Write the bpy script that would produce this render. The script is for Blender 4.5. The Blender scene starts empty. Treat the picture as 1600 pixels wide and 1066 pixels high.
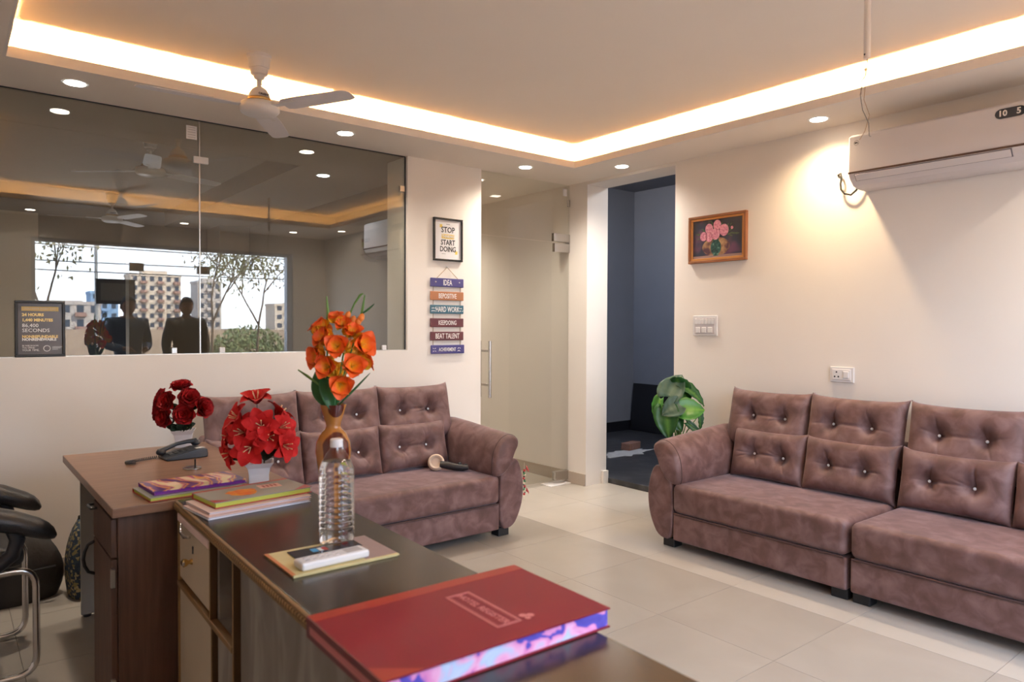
import bpy, bmesh, math, random
from mathutils import Vector, Matrix, Euler
random.seed(7)
C = bpy.context.scene.collection
SC = bpy.context.scene
PI = math.pi
R = math.radians

# ------------------------------------------------------------------ camera
cam_d = bpy.data.cameras.new('camera'); cam = bpy.data.objects.new('camera', cam_d); C.objects.link(cam)
YAW, PIT, ROL = 0.6756, -0.0194, 0.0039
fw = Vector((math.sin(YAW)*math.cos(PIT), math.cos(YAW)*math.cos(PIT), math.sin(PIT)))
r0 = Vector((math.cos(YAW), -math.sin(YAW), 0)); u0 = r0.cross(fw)
rr = r0*math.cos(ROL)+u0*math.sin(ROL); uu = -r0*math.sin(ROL)+u0*math.cos(ROL)
cam.matrix_world = Matrix(((rr.x, uu.x, -fw.x, -4.2885), (rr.y, uu.y, -fw.y, -4.5247), (rr.z, uu.z, -fw.z, 1.3595), (0, 0, 0, 1)))
cam_d.sensor_fit = 'HORIZONTAL'; cam_d.sensor_width = 36; cam_d.lens = 1111.1/1600*36
cam_d.clip_start = 0.05; cam_d.clip_end = 600
cam_d.dof.use_dof = True; cam_d.dof.focus_distance = 4.8; cam_d.dof.aperture_fstop = 3.6
SC.camera = cam

# ------------------------------------------------------------------ world, sun, exposure
W = bpy.data.worlds.new('world'); SC.world = W; W.use_nodes = True
nt = W.node_tree; nt.nodes.clear()
wo = nt.nodes.new('ShaderNodeOutputWorld'); bg = nt.nodes.new('ShaderNodeBackground')
tc = nt.nodes.new('ShaderNodeTexCoord'); sx = nt.nodes.new('ShaderNodeSeparateXYZ'); cr = nt.nodes.new('ShaderNodeValToRGB')
nt.links.new(tc.outputs['Generated'], sx.inputs[0]); nt.links.new(sx.outputs['Z'], cr.inputs[0])
cr.color_ramp.elements[0].position = 0.0; cr.color_ramp.elements[0].color = (0.86, 0.90, 1.0, 1)
cr.color_ramp.elements[1].position = 0.6; cr.color_ramp.elements[1].color = (0.50, 0.66, 1.0, 1)
nt.links.new(cr.outputs[0], bg.inputs[0]); bg.inputs[1].default_value = 6.8
nt.links.new(bg.outputs[0], wo.inputs[0])
sun_d = bpy.data.lights.new('sun', 'SUN'); sun = bpy.data.objects.new('sun', sun_d); C.objects.link(sun)
sun_d.energy = 14; sun_d.color = (1.0, 0.9, 0.74); sun_d.angle = R(0.6)
sun.rotation_euler = (R(-48), 0, R(-35)); sun.location = (0, 0, 12)   # shines from behind the building onto the far houses
vs = SC.view_settings
vs.view_transform = 'Standard'; vs.look = 'None'; vs.gamma = 1; vs.use_curve_mapping = False; vs.exposure = 0.76
SC.cycles.max_bounces = 9; SC.cycles.diffuse_bounces = 5; SC.cycles.glossy_bounces = 4
SC.cycles.transmission_bounces = 8; SC.cycles.transparent_max_bounces = 12
SC.cycles.caustics_reflective = False; SC.cycles.caustics_refractive = False
SC.cycles.sample_clamp_indirect = 4.0
SC.cycles.use_denoising = True

LAMP_W = 15; LAMP_COL = (1.0, 0.88, 0.74)
LED_S = 440; LED_COL = (1.0, 0.56, 0.20)
# daylight through the big street window (portal guides sampling only)
pd = bpy.data.lights.new('window_portal', 'AREA'); pd.shape = 'RECTANGLE'; pd.size = 3.2; pd.size_y = 2.5
pd.cycles.is_portal = True
po = bpy.data.objects.new('window_portal', pd); C.objects.link(po); po.location = (-1.95, -5.12, 1.2); po.rotation_euler = (R(90), 0, 0)

# ------------------------------------------------------------------ materials
MATS = {}
def srgb(c):
    return tuple(((x/255)/12.92 if x/255 <= .04045 else ((x/255+.055)/1.055)**2.4) for x in c)
def newmat(name):
    m = bpy.data.materials.new(name); m.use_nodes = True; n = m.node_tree
    b = n.nodes['Principled BSDF']; MATS[name] = m
    return m, n, b
def N(n, t, **k):
    x = n.nodes.new(t)
    for a, v in k.items(): setattr(x, a, v)
    return x
def mat(name, col, rough=.5, metal=0, var=.06, scale=12, bump=0, bscale=60, spec=None, trans=0, ior=None, emit=None, es=0, sheen=0, stretch=None, detail=3, coat=0):
    """plain paint/plastic/metal with a little procedural mottling"""
    m, n, b = newmat(name)
    tcn = N(n, 'ShaderNodeTexCoord'); mp = N(n, 'ShaderNodeMapping')
    if stretch: mp.inputs['Scale'].default_value = stretch
    n.links.new(tcn.outputs['Object'], mp.inputs[0])
    nz = N(n, 'ShaderNodeTexNoise'); nz.inputs['Scale'].default_value = scale; nz.inputs['Detail'].default_value = detail
    n.links.new(mp.outputs[0], nz.inputs[0])
    mx = N(n, 'ShaderNodeMix', data_type='RGBA')
    mx.inputs[6].default_value = (*[c*(1-var) for c in col], 1); mx.inputs[7].default_value = (*[min(1, c*(1+var)) for c in col], 1)
    n.links.new(nz.outputs[0], mx.inputs[0]); n.links.new(mx.outputs[2], b.inputs['Base Color'])
    b.inputs['Roughness'].default_value = rough; b.inputs['Metallic'].default_value = metal
    if spec is not None: b.inputs['Specular IOR Level'].default_value = spec
    if trans: b.inputs['Transmission Weight'].default_value = trans
    if ior: b.inputs['IOR'].default_value = ior
    if emit: b.inputs['Emission Color'].default_value = (*emit, 1); b.inputs['Emission Strength'].default_value = es
    if sheen: b.inputs['Sheen Weight'].default_value = sheen; b.inputs['Sheen Roughness'].default_value = .4
    if coat: b.inputs['Coat Weight'].default_value = coat; b.inputs['Coat Roughness'].default_value = .08
    if bump:
        n2 = N(n, 'ShaderNodeTexNoise'); n2.inputs['Scale'].default_value = bscale; n2.inputs['Detail'].default_value = 4
        n.links.new(mp.outputs[0], n2.inputs[0])
        bp = N(n, 'ShaderNodeBump'); bp.inputs['Strength'].default_value = bump; bp.inputs['Distance'].default_value = .01
        n.links.new(n2.outputs[0], bp.inputs['Height']); n.links.new(bp.outputs[0], b.inputs['Normal'])
    return m
def ramp_mat(name, stops, kind='noise', scale=4, rough=.5, stretch=(1, 1, 1), distort=0, bump=0, rot=(0, 0, 0), detail=4, coat=0, sheen=0, interp='LINEAR', rand=0):
    m, n, b = newmat(name)
    tcn = N(n, 'ShaderNodeTexCoord'); mp = N(n, 'ShaderNodeMapping')
    mp.inputs['Scale'].default_value = stretch; mp.inputs['Rotation'].default_value = rot
    n.links.new(tcn.outputs['Object'], mp.inputs[0])
    if kind == 'noise':
        t = N(n, 'ShaderNodeTexNoise'); t.inputs['Detail'].default_value = detail; t.inputs['Distortion'].default_value = distort; o = t.outputs[0]
    elif kind == 'wave':
        t = N(n, 'ShaderNodeTexWave'); t.inputs['Distortion'].default_value = distort; t.inputs['Detail'].default_value = detail; o = t.outputs['Fac']
    else:
        t = N(n, 'ShaderNodeTexVoronoi'); o = t.outputs['Color' if kind == 'cells' else 'Distance']
    t.inputs['Scale'].default_value = scale
    n.links.new(mp.outputs[0], t.inputs[0])
    if rand:
        oi = N(n, 'ShaderNodeObjectInfo'); ad = N(n, 'ShaderNodeVectorMath', operation='SCALE'); ad.inputs[3].default_value = 1
        cx = N(n, 'ShaderNodeCombineXYZ')
        ml = N(n, 'ShaderNodeMath', operation='MULTIPLY'); ml.inputs[1].default_value = rand
        n.links.new(oi.outputs['Random'], ml.inputs[0])
        for i in range(3): n.links.new(ml.outputs[0], cx.inputs[i])
        n.links.new(cx.outputs[0], mp.inputs['Location'])
    r = N(n, 'ShaderNodeValToRGB'); r.color_ramp.interpolation = interp
    e = r.color_ramp.elements
    e[0].position = stops[0][0]; e[0].color = (*stops[0][1], 1); e[1].position = stops[-1][0]; e[1].color = (*stops[-1][1], 1)
    for p, c in stops[1:-1]:
        q = e.new(p); q.color = (*c, 1)
    n.links.new(o, r.inputs[0]); n.links.new(r.outputs[0], b.inputs['Base Color'])
    b.inputs['Roughness'].default_value = rough
    if coat: b.inputs['Coat Weight'].default_value = coat; b.inputs['Coat Roughness'].default_value = .1
    if sheen: b.inputs['Sheen Weight'].default_value = sheen; b.inputs['Sheen Roughness'].default_value = .35; b.inputs['Sheen Tint'].default_value = (.9, .75, .8, 1)
    if bump:
        bp = N(n, 'ShaderNodeBump'); bp.inputs['Strength'].default_value = bump; bp.inputs['Distance'].default_value = .01
        n.links.new(o, bp.inputs['Height']); n.links.new(bp.outputs[0], b.inputs['Normal'])
    return m
def attr_mat(name, c0, c1, rough=.5, p0=0., p1=1., var=.1, sub=0):
    """colour running from the base (0) to the tip (1) of a petal or leaf"""
    m, n, b = newmat(name)
    a = N(n, 'ShaderNodeAttribute', attribute_name='t')
    nz = N(n, 'ShaderNodeTexNoise'); nz.inputs['Scale'].default_value = 60
    ad = N(n, 'ShaderNodeMath', operation='MULTIPLY_ADD'); ad.inputs[1].default_value = .35
    sb = N(n, 'ShaderNodeMath', operation='SUBTRACT'); sb.inputs[1].default_value = .17
    n.links.new(nz.outputs[0], ad.inputs[0]); n.links.new(a.outputs['Fac'], ad.inputs[2]); n.links.new(ad.outputs[0], sb.inputs[0])
    r = N(n, 'ShaderNodeValToRGB'); e = r.color_ramp.elements
    e[0].position = p0; e[0].color = (*c0, 1); e[1].position = p1; e[1].color = (*c1, 1)
    n.links.new(sb.outputs[0], r.inputs[0]); n.links.new(r.outputs[0], b.inputs['Base Color'])
    b.inputs['Roughness'].default_value = rough
    if sub: b.inputs['Subsurface Weight'].default_value = 0
    return m
def glass_mat(name, tint, f0=.045, extra=0.0):
    """architectural pane: straight-through view plus mirror reflection growing at grazing angles"""
    m = bpy.data.materials.new(name); m.use_nodes = True; n = m.node_tree; n.nodes.clear(); MATS[name] = m
    o = N(n, 'ShaderNodeOutputMaterial'); mx = N(n, 'ShaderNodeMixShader'); tr = N(n, 'ShaderNodeBsdfTransparent'); gl = N(n, 'ShaderNodeBsdfGlossy')
    tr.inputs[0].default_value = (*tint, 1); gl.inputs['Roughness'].default_value = 0.0; gl.inputs[0].default_value = (1, 1, 1, 1)
    g = N(n, 'ShaderNodeNewGeometry'); dt = N(n, 'ShaderNodeVectorMath', operation='DOT_PRODUCT')
    n.links.new(g.outputs['Normal'], dt.inputs[0]); n.links.new(g.outputs['Incoming'], dt.inputs[1])
    ab = N(n, 'ShaderNodeMath', operation='ABSOLUTE'); n.links.new(dt.outputs['Value'], ab.inputs[0])
    s1 = N(n, 'ShaderNodeMath', operation='SUBTRACT'); s1.inputs[0].default_value = 1; n.links.new(ab.outputs[0], s1.inputs[1])
    pw = N(n, 'ShaderNodeMath', operation='POWER'); pw.inputs[1].default_value = 5; n.links.new(s1.outputs[0], pw.inputs[0])
    ma = N(n, 'ShaderNodeMath', operation='MULTIPLY_ADD'); ma.inputs[1].default_value = 1-f0; ma.inputs[2].default_value = f0; n.links.new(pw.outputs[0], ma.inputs[0])
    n.links.new(ma.outputs[0], mx.inputs[0]); n.links.new(tr.outputs[0], mx.inputs[1]); n.links.new(gl.outputs[0], mx.inputs[2])
    n.links.new(mx.outputs[0], o.inputs[0])
    return m

mat('wall_paint', (.84, .78, .72), .75, var=.03, scale=2.5, bump=.02, bscale=90)
mat('ceiling_paint', (.89, .81, .72), .8, var=.03, scale=2)
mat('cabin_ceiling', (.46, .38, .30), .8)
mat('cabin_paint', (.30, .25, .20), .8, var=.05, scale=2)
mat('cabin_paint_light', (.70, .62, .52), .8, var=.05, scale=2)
mat('lobby_paint', (.18, .18, .20), .7, var=.08, scale=3)
mat('reveal_paint', (.80, .80, .82), .6, var=.03)
ramp_mat('granite', [(0, (.012, .012, .014)), (.5, (.03, .03, .034)), (.75, (.075, .075, .08)), (1, (.12, .11, .1))], scale=9, rough=.35, detail=8)
ramp_mat('tile', [(0, (.33, .29, .25)), (.5, (.38, .34, .295)), (1, (.43, .385, .335))], scale=2.2, rough=.2, detail=6, distort=.6, rand=30)
ramp_mat('tile_border', [(0, (.43, .39, .34)), (.5, (.48, .435, .38)), (1, (.53, .48, .425))], scale=2.2, rough=.2, detail=6, distort=.6, rand=30)
mat('grout', (.35, .31, .265), .9)
mat('baseboard_tile', (.46, .39, .32), .3)
glass_mat('pane_glass', (.92, .93, .90), .085)
glass_mat('door_glass', (.95, .955, .94), .025)
glass_mat('facade_glass', (.95, .97, .97), .02)
mat('chrome', (.62, .60, .58), .2, 1, var=.02)
mat('steel', (.55, .53, .50), .3, 1)
mat('gold', (.75, .5, .2), .25, 1)
mat('white_plastic', (.78, .76, .76), .35, var=.02)
mat('ac_plastic', (.72, .68, .69), .35, var=.015)
mat('fan_white', (.80, .76, .74), .3, var=.02)
mat('blade_white', (.80, .76, .77), .35, var=.02)
mat('lilac_grey', (.60, .56, .57), .4, var=.02)
mat('black_plastic', (.015, .015, .018), .35)
mat('dark_screen', (.03, .035, .05), .12)
mat('phone_plastic', (.025, .03, .04), .32)
mat('black_leather', (.022, .02, .02), .42, bump=.2, bscale=120)
mat('seat_mesh', (.09, .085, .08), .8)
mat('foot_black', (.012, .012, .014), .5)
ramp_mat('suede', [(0.3, (.092, .045, .040)), (.45, (.125, .063, .058)), (.58, (.165, .092, .089)), (.75, (.215, .132, .131))], scale=12, rough=.62, detail=12, bump=.12, sheen=.35, distort=.5, rand=20)
mat('piping', (.07, .035, .032), .7)
mat('crystal', (.95, .93, .93), .15, .2)
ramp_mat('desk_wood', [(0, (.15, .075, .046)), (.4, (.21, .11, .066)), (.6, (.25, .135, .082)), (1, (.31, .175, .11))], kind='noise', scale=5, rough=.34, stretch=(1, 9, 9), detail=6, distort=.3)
ramp_mat('desk_upright_shaded', [(0, (.055, .026, .017)), (.4, (.08, .040, .026)), (.6, (.105, .052, .034)), (1, (.14, .072, .046))], kind='noise', scale=5, rough=.6, stretch=(12, 12, .8), detail=6)  # upright grain, darkened: shade on the pedestal is put into the colour
mat('panel_grey', (.33, .31, .28), .6)
ramp_mat('counter_top', [(0, (.018, .012, .009)), (.5, (.030, .021, .015)), (1, (.052, .036, .026))], scale=3, rough=.24, stretch=(6, 1, 1), detail=6)
ramp_mat('counter_panel', [(0, (.10, .085, .07)), (.45, (.21, .18, .155)), (.6, (.30, .27, .24)), (1, (.36, .32, .28))], scale=4, rough=.45, detail=6, distort=1.2, stretch=(1, 2, .6))
mat('counter_cream', (.55, .45, .33), .45, var=.08, scale=6)
ramp_mat('trim_brass', [(.3, (.10, .05, .018)), (.6, (.36, .21, .085))], kind='wave', scale=60, rough=.5, stretch=(1, 1, 1), rot=(0, 0, R(90)), distort=1)
mat('frame_black', (.012, .011, .011), .35)
mat('paper', (.82, .80, .80), .7, var=.02)
mat('ink', (.03, .03, .035), .7)
mat('yellow_print', (.80, .58, .12), .7)
mat('gold_print', (.85, .62, .25), .6)
mat('white_print', (.85, .82, .80), .6)
mat('grey_print', (.45, .43, .43), .6)
mat('poster_grey', (.10, .085, .085), .25, var=.15, scale=5)
mat('sign_blue', (.06, .055, .21), .55); mat('sign_orange', (.42, .17, .075), .55); mat('sign_teal', (.045, .13, .19), .55)
mat('sign_maroon', (.12, .03, .04), .55)
mat('rope', (.42, .28, .15), .9)
ramp_mat('frame_wood', [(0, (.20, .07, .03)), (1, (.38, .16, .07))], scale=8, rough=.3, detail=4)
mat('frame_gold', (.62, .29, .09), .35, .2)
ramp_mat('painting_ground', [(.2, (.01, .012, .02)), (.5, (.03, .04, .075)), (.62, (.14, .06, .12)), (.8, (.06, .13, .18))], scale=6, rough=.35, detail=2)
ramp_mat('painting_pink', [(.3, (.50, .12, .20)), (.55, (.80, .33, .42)), (.75, (.92, .60, .64))], scale=70, rough=.4)
ramp_mat('painting_vase', [(.3, (.01, .03, .035)), (.6, (.04, .13, .12)), (.8, (.35, .55, .45))], scale=55, rough=.3)
ramp_mat('painting_glow', [(.38, (.09, .04, .06)), (.5, (.28, .15, .09)), (.66, (.50, .33, .17))], scale=16, rough=.4)
mat('painting_leaf', (.08, .13, .07), .4, var=.4, scale=80)
m_, n_, b_ = newmat('vase_wood')
t_ = N(n_, 'ShaderNodeTexCoord'); mp_ = N(n_, 'ShaderNodeMapping'); mp_.inputs['Location'].default_value = (.012*15, .056*15, -.185*9); mp_.inputs['Scale'].default_value = (15, 15, 9)
m2_ = N(n_, 'ShaderNodeMapping'); m2_.inputs['Location'].default_value = (.006*26, .040*26, -.325*24); m2_.inputs['Scale'].default_value = (26, 26, 24)
n_.links.new(t_.outputs['Object'], m2_.inputs[0]); l2_ = N(n_, 'ShaderNodeVectorMath', operation='LENGTH'); n_.links.new(m2_.outputs[0], l2_.inputs[0])
mn_ = N(n_, 'ShaderNodeMath', operation='MINIMUM'); n_.links.new(l2_.outputs['Value'], mn_.inputs[1])
n_.links.new(t_.outputs['Object'], mp_.inputs[0]); ln_ = N(n_, 'ShaderNodeVectorMath', operation='LENGTH'); n_.links.new(mp_.outputs[0], ln_.inputs[0])
z_ = N(n_, 'ShaderNodeTexNoise'); z_.inputs['Scale'].default_value = 22; n_.links.new(t_.outputs['Object'], z_.inputs[0])
a_ = N(n_, 'ShaderNodeMath', operation='MULTIPLY_ADD'); a_.inputs[1].default_value = .35; n_.links.new(z_.outputs[0], a_.inputs[0]); n_.links.new(ln_.outputs['Value'], mn_.inputs[0]); n_.links.new(mn_.outputs[0], a_.inputs[2])
r_ = N(n_, 'ShaderNodeValToRGB'); e_ = r_.color_ramp.elements; e_[0].position = .86; e_[0].color = (.085, .012, .006, 1); e_[1].position = .93; e_[1].color = (.40, .155, .03, 1)
n_.links.new(a_.outputs[0], r_.inputs[0]); n_.links.new(r_.outputs[0], b_.inputs['Base Color']); b_.inputs['Roughness'].default_value = .12; b_.inputs['Coat Weight'].default_value = .5
mat('leaf_vase', (.012, .10, .02), .45, var=.3, scale=30)
attr_mat('orange_petal', (.95, .55, .03), (.90, .13, .02), .5, p0=.30, p1=.75)
mat('bud_orange', (.85, .22, .03), .5, var=.3, scale=60)
mat('stem_green', (.13, .27, .06), .5, var=.2)
attr_mat('lily_red', (.20, .003, .003), (.56, .004, .005), .75, p0=.0, p1=.4)
attr_mat('rose_red', (.14, .002, .003), (.44, .004, .008), .7, p0=.2, p1=.8)
mat('stamen', (.80, .62, .35), .6)
mat('dark_leaf', (.012, .035, .015), .6, var=.3)
mat('stem_dark', (.03, .04, .05), .6)
mat('pot_white', (.80, .79, .82), .3, var=.02)
attr_mat('plant_leaf', (.10, .24, .04), (.02, .10, .02), .35, p0=.0, p1=.55)
attr_mat('plant_leaf_bright', (.16, .36, .05), (.06, .23, .035), .35, p0=.0, p1=.6)
attr_mat('plant_leaf_grey', (.16, .22, .14), (.07, .13, .085), .4, p0=.0, p1=.55)
mat('pot_brown', (.25, .12, .07), .6)
mat('soil', (.05, .03, .02), .95, bump=.5)
glass_mat('pet', (.97, .98, .99), .05)
mat('water', (.985, .99, 1.0), .03, trans=1, ior=1.22, var=.0)
mat('register_red', (.19, .006, .020), .48, spec=.3, var=.12, scale=5)
mat('register_orange', (.30, .014, .008), .42)
mat('register_print', (.50, .14, .15), .35)
mat('register_spine', (.13, .01, .02), .35)
ramp_mat('marbled_pages', [(.25, (.06, .04, .35)), (.44, (.10, .08, .50)), (.46, (.75, .25, .55)), (.56, (.85, .45, .70)), (.66, (.50, .62, .85)), (.8, (.62, .70, .88))], scale=14, rough=.6, detail=2, distort=1, interp='LINEAR')
ramp_mat('cover_swirl', [(.1, (.10, .02, .20)), (.3, (.80, .22, .05)), (.42, (.85, .55, .12)), (.55, (.30, .05, .35)), (.7, (.75, .12, .15)), (.9, (.85, .70, .40))], kind='wave', scale=3.2, rough=.3, distort=11, detail=3, coat=.3)
mat('cover_grey', (.33, .33, .28), .35, var=.06, scale=20)
ramp_mat('cover_orange', [(.3, (.75, .10, .02)), (.6, (.85, .32, .04)), (.8, (.75, .55, .05))], scale=40, rough=.35)
mat('cover_red', (.45, .04, .03), .35)
mat('cover_purple', (.20, .03, .30), .35)
mat('label_cream', (.80, .60, .42), .5); mat('label_pink', (.85, .55, .45), .5)
ramp_mat('pages_lime', [(.3, (.45, .52, .05)), (.7, (.65, .70, .15))], kind='wave', scale=60, rough=.7, rot=(0, R(90), 0))
ramp_mat('pages_white', [(.3, (.55, .55, .62)), (.7, (.80, .80, .86))], kind='wave', scale=60, rough=.7, rot=(0, R(90), 0))
mat('notebook_pink', (.75, .55, .50), .5, var=.1)
mat('folder_cream', (.62, .52, .25), .5, var=.15, scale=14)
mat('folder_edge', (.55, .18, .06), .5)
mat('folder_mauve', (.30, .20, .19), .5, var=.25, scale=14)
mat('card_blue', (.08, .35, .65), .5)
mat('cream_cloth', (.62, .47, .36), .8, var=.08, scale=40)
ramp_mat('bag_floral', [(.35, (.02, .035, .06)), (.5, (.03, .05, .07)), (.62, (.20, .16, .07)), (.8, (.30, .25, .14))], kind='cells', scale=85, rough=.9, interp='CONSTANT')
mat('bag_black', (.012, .011, .012), .6, bump=.2)
mat('bag_brown', (.03, .025, .023), .7, bump=.2)
mat('brick_red', (.20, .10, .075), .9, var=.2, scale=30, bump=.4)
mat('cement_dust', (.38, .37, .37), .95, var=.3, scale=20)
mat('board_black', (.008, .008, .011), .4)
mat('lamp_ring', (.85, .84, .82), .4)
mat('lamp_lens', (.9, .9, .9), .4, emit=(1.0, .90, .78), es=14, var=0)
mat('lamp_lens_white', (.9, .9, .9), .4, emit=(.86, .90, 1.0), es=12, var=0)
mat('led_strip', (.9, .9, .9), .4, emit=LED_COL, es=LED_S, var=0)
mat('wire_grey', (.22, .20, .18), .6); mat('wire_copper', (.45, .30, .18), .6)
mat('ac_strip', (.10, .055, .04), .4); mat('ac_gap', (.16, .15, .17), .5); mat('sticker_yellow', (.65, .62, .12), .5); mat('sticker_red', (.35, .02, .02), .5)
mat('aluminium', (.42, .45, .52), .4, .3)
mat('skin', (.30, .15, .09), .55); mat('hair', (.012, .010, .010), .6)
mat('jacket', (.07, .065, .06), .8, bump=.2); mat('shirt_blue', (.05, .08, .13), .8, bump=.2); mat('trousers', (.03, .03, .035), .8); mat('shoe', (.02, .015, .012), .4)
mat('eye_white', (.7, .68, .66), .2)
ramp_mat('ground_dirt', [(.3, (.10, .07, .05)), (.55, (.20, .15, .11)), (.75, (.30, .26, .20))], scale=1.5, rough=.95, detail=8)
mat('bark', (.10, .065, .04), .9, var=.3, bump=.6, bscale=20)
mat('dry_leaf', (.16, .14, .05), .7, var=.4)
mat('bush_leaf', (.14, .16, .06), .7, var=.4)
mat('building_cream', (.55, .44, .34), .8); mat('building_band', (.30, .17, .13), .8); mat('building_blue', (.22, .33, .48), .8)
mat('building_grey', (.42, .36, .32), .8); mat('window_dark', (.04, .05, .07), .2)
mat('yard_wall', (.34, .24, .17), .9, var=.2, scale=3, bump=.3)
mat('black_cable', (.01, .01, .01), .6)
mat('pole_concrete', (.25, .24, .23), .8)
mat('notice_dark', (.05, .055, .06), .6); mat('notice_paper', (.22, .21, .2), .7)
mat('bead_red', (.45, .03, .04), .4); mat('bead_green', (.05, .2, .08), .4); mat('bead_cream', (.7, .6, .45), .5); mat('bead_black', (.015, .015, .015), .3)

# ------------------------------------------------------------------ mesh builder
class B:
    def __init__(s): s.v = []; s.f = []; s.m = []; s.t = []; s.M = Matrix.Identity(4); s.mi = 0
    def add(s, vs_, fs, t=None):
        o = len(s.v)
        s.v += [tuple(s.M @ Vector(p)) for p in vs_]
        s.t += (t if t else [0.0]*len(vs_))
        flip = s.M.to_3x3().determinant() < 0
        for f in fs:
            f = [i+o for i in f]
            s.f.append(f[::-1] if flip else f); s.m.append(s.mi)
        return s
    def box(s, x0, x1, y0, y1, z0, z1):
        x0, x1 = sorted((x0, x1)); y0, y1 = sorted((y0, y1)); z0, z1 = sorted((z0, z1))
        v = [(x0, y0, z0), (x1, y0, z0), (x1, y1, z0), (x0, y1, z0), (x0, y0, z1), (x1, y0, z1), (x1, y1, z1), (x0, y1, z1)]
        return s.add(v, [(0, 3, 2, 1), (4, 5, 6, 7), (0, 1, 5, 4), (1, 2, 6, 5), (2, 3, 7, 6), (3, 0, 4, 7)])
    def rbox(s, cx, cy, cz, sx_, sy_, sz, rot=(0, 0, 0)):
        M0 = s.M; s.M = M0 @ Matrix.Translation((cx, cy, cz)) @ Euler(rot).to_matrix().to_4x4()
        s.box(-sx_/2, sx_/2, -sy_/2, sy_/2, -sz/2, sz/2); s.M = M0; return s
    def lathe(s, prof, n=24, sq=None):
        """profile of (r, z) from bottom to top around z"""
        v = []; f = []
        for r_, z in prof:
            for i in range(n):
                a = 2*PI*i/n
                if sq:
                    k = (abs(math.cos(a))**sq+abs(math.sin(a))**sq)**(-1/sq)
                else: k = 1
                v.append((r_*k*math.cos(a), r_*k*math.sin(a), z))
        for j in range(len(prof)-1):
            for i in range(n):
                a, b = j*n+i, j*n+(i+1) % n
                f.append((a, b, b+n, a+n))
        f.append(tuple(range(n))[::-1]); f.append(tuple(range((len(prof)-1)*n, len(prof)*n)))
        return s.add(v, f)
    def tube(s, pts, r=.01, n=8, closed=False):
        pts = [Vector(p) for p in pts]; k = len(pts); v = []; f = []
        rs = r if isinstance(r, (list, tuple)) else [r]*k
        up = None
        for i, p in enumerate(pts):
            if closed: d = pts[(i+1) % k]-pts[i-1]
            else: d = pts[min(i+1, k-1)]-pts[max(i-1, 0)]
            d = d.normalized() if d.length > 1e-9 else Vector((0, 0, 1))
            if up is None:
                up = Vector((0, 0, 1)) if abs(d.z) < .9 else Vector((1, 0, 0))
            a = d.cross(up)
            if a.length < 1e-4: a = d.cross(Vector((.3, .9, .1)))
            a.normalize(); b = d.cross(a).normalized(); up = -b if (-b).dot(up) > 0 else b
            for j in range(n):
                t = 2*PI*j/n
                v.append(tuple(p+a*math.cos(t)*rs[i]+b*math.sin(t)*rs[i]))
        for i in range(k if closed else k-1):
            for j in range(n):
                q, w = i*n+j, i*n+(j+1) % n
                q2, w2 = ((i+1) % k)*n+j, ((i+1) % k)*n+(j+1) % n
                f.append((q, w, w2, q2))
        if not closed:
            f.append(tuple(range(n))[::-1]); f.append(tuple(range((k-1)*n, k*n)))
        return s.add(v, f)
    def prism(s, poly, y0, y1, axis='y'):
        """poly of (a, b) extruded along an axis: y -> (a, y, b); x -> (x, a, b); z -> (a, b, z)"""
        n = len(poly)
        def P(a, b, t): return (a, t, b) if axis == 'y' else ((t, a, b) if axis == 'x' else (a, b, t))
        v = [P(a, b, y0) for a, b in poly]+[P(a, b, y1) for a, b in poly]
        f = [tuple(range(n)), tuple(range(2*n-1, n-1, -1))]+[(i, i+n, (i+1) % n+n, (i+1) % n) for i in range(n)]
        return s.add(v, f)
    def ball(s, c, r, n=10, m=6, sc=(1, 1, 1)):
        v = []; f = []
        for j in range(1, m):
            a = PI*j/m
            for i in range(n):
                t = 2*PI*i/n
                v.append((c[0]+r*sc[0]*math.sin(a)*math.cos(t), c[1]+r*sc[1]*math.sin(a)*math.sin(t), c[2]-r*sc[2]*math.cos(a)))
        b0 = len(v); v.append((c[0], c[1], c[2]-r*sc[2])); v.append((c[0], c[1], c[2]+r*sc[2]))
        for j in range(m-2):
            for i in range(n):
                f.append((j*n+i, j*n+(i+1) % n, (j+1)*n+(i+1) % n, (j+1)*n+i))
        for i in range(n):
            f.append((b0, (i+1) % n, i)); f.append((b0+1, (m-2)*n+i, (m-2)*n+(i+1) % n))
        return s.add(v, f)
    def build(s, name, mats, parent=None, smooth=False, bevel=0, seg=2, loc=None, rot=None, sub=0, solid=0, rn=True):
        me = bpy.data.meshes.new(name); me.from_pydata(s.v, [], s.f)
        if not isinstance(mats, (list, tuple)): mats = [mats]
        for m in mats: me.materials.append(MATS[m])
        if len(mats) > 1: me.polygons.foreach_set('material_index', s.m)
        if any(s.t):
            a = me.attributes.new('t', 'FLOAT', 'POINT'); a.data.foreach_set('value', s.t)
        if rn:
            bm = bmesh.new(); bm.from_mesh(me); bmesh.ops.recalc_face_normals(bm, faces=bm.faces); bm.to_mesh(me); bm.free()
        if smooth:
            me.polygons.foreach_set('use_smooth', [True]*len(me.polygons))
            if rn: me.set_sharp_from_angle(angle=R(62))
        me.update()
        o = bpy.data.objects.new(name, me); C.objects.link(o)
        if parent: o.parent = parent
        if loc: o.location = loc
        if rot: o.rotation_euler = rot
        if solid:
            md = o.modifiers.new('solid', 'SOLIDIFY'); md.thickness = solid; md.offset = 0
        if bevel:
            md = o.modifiers.new('bevel', 'BEVEL'); md.width = bevel; md.segments = seg; md.limit_method = 'ANGLE'; md.angle_limit = R(40)
        if sub:
            md = o.modifiers.new('sub', 'SUBSURF'); md.levels = sub; md.render_levels = sub
        return o
def tag(o, label=None, cat=None, group=None, kind=None):
    if label: o['label'] = label
    if cat: o['category'] = cat
    if group: o['group'] = group
    if kind: o['kind'] = kind
    return o
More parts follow.
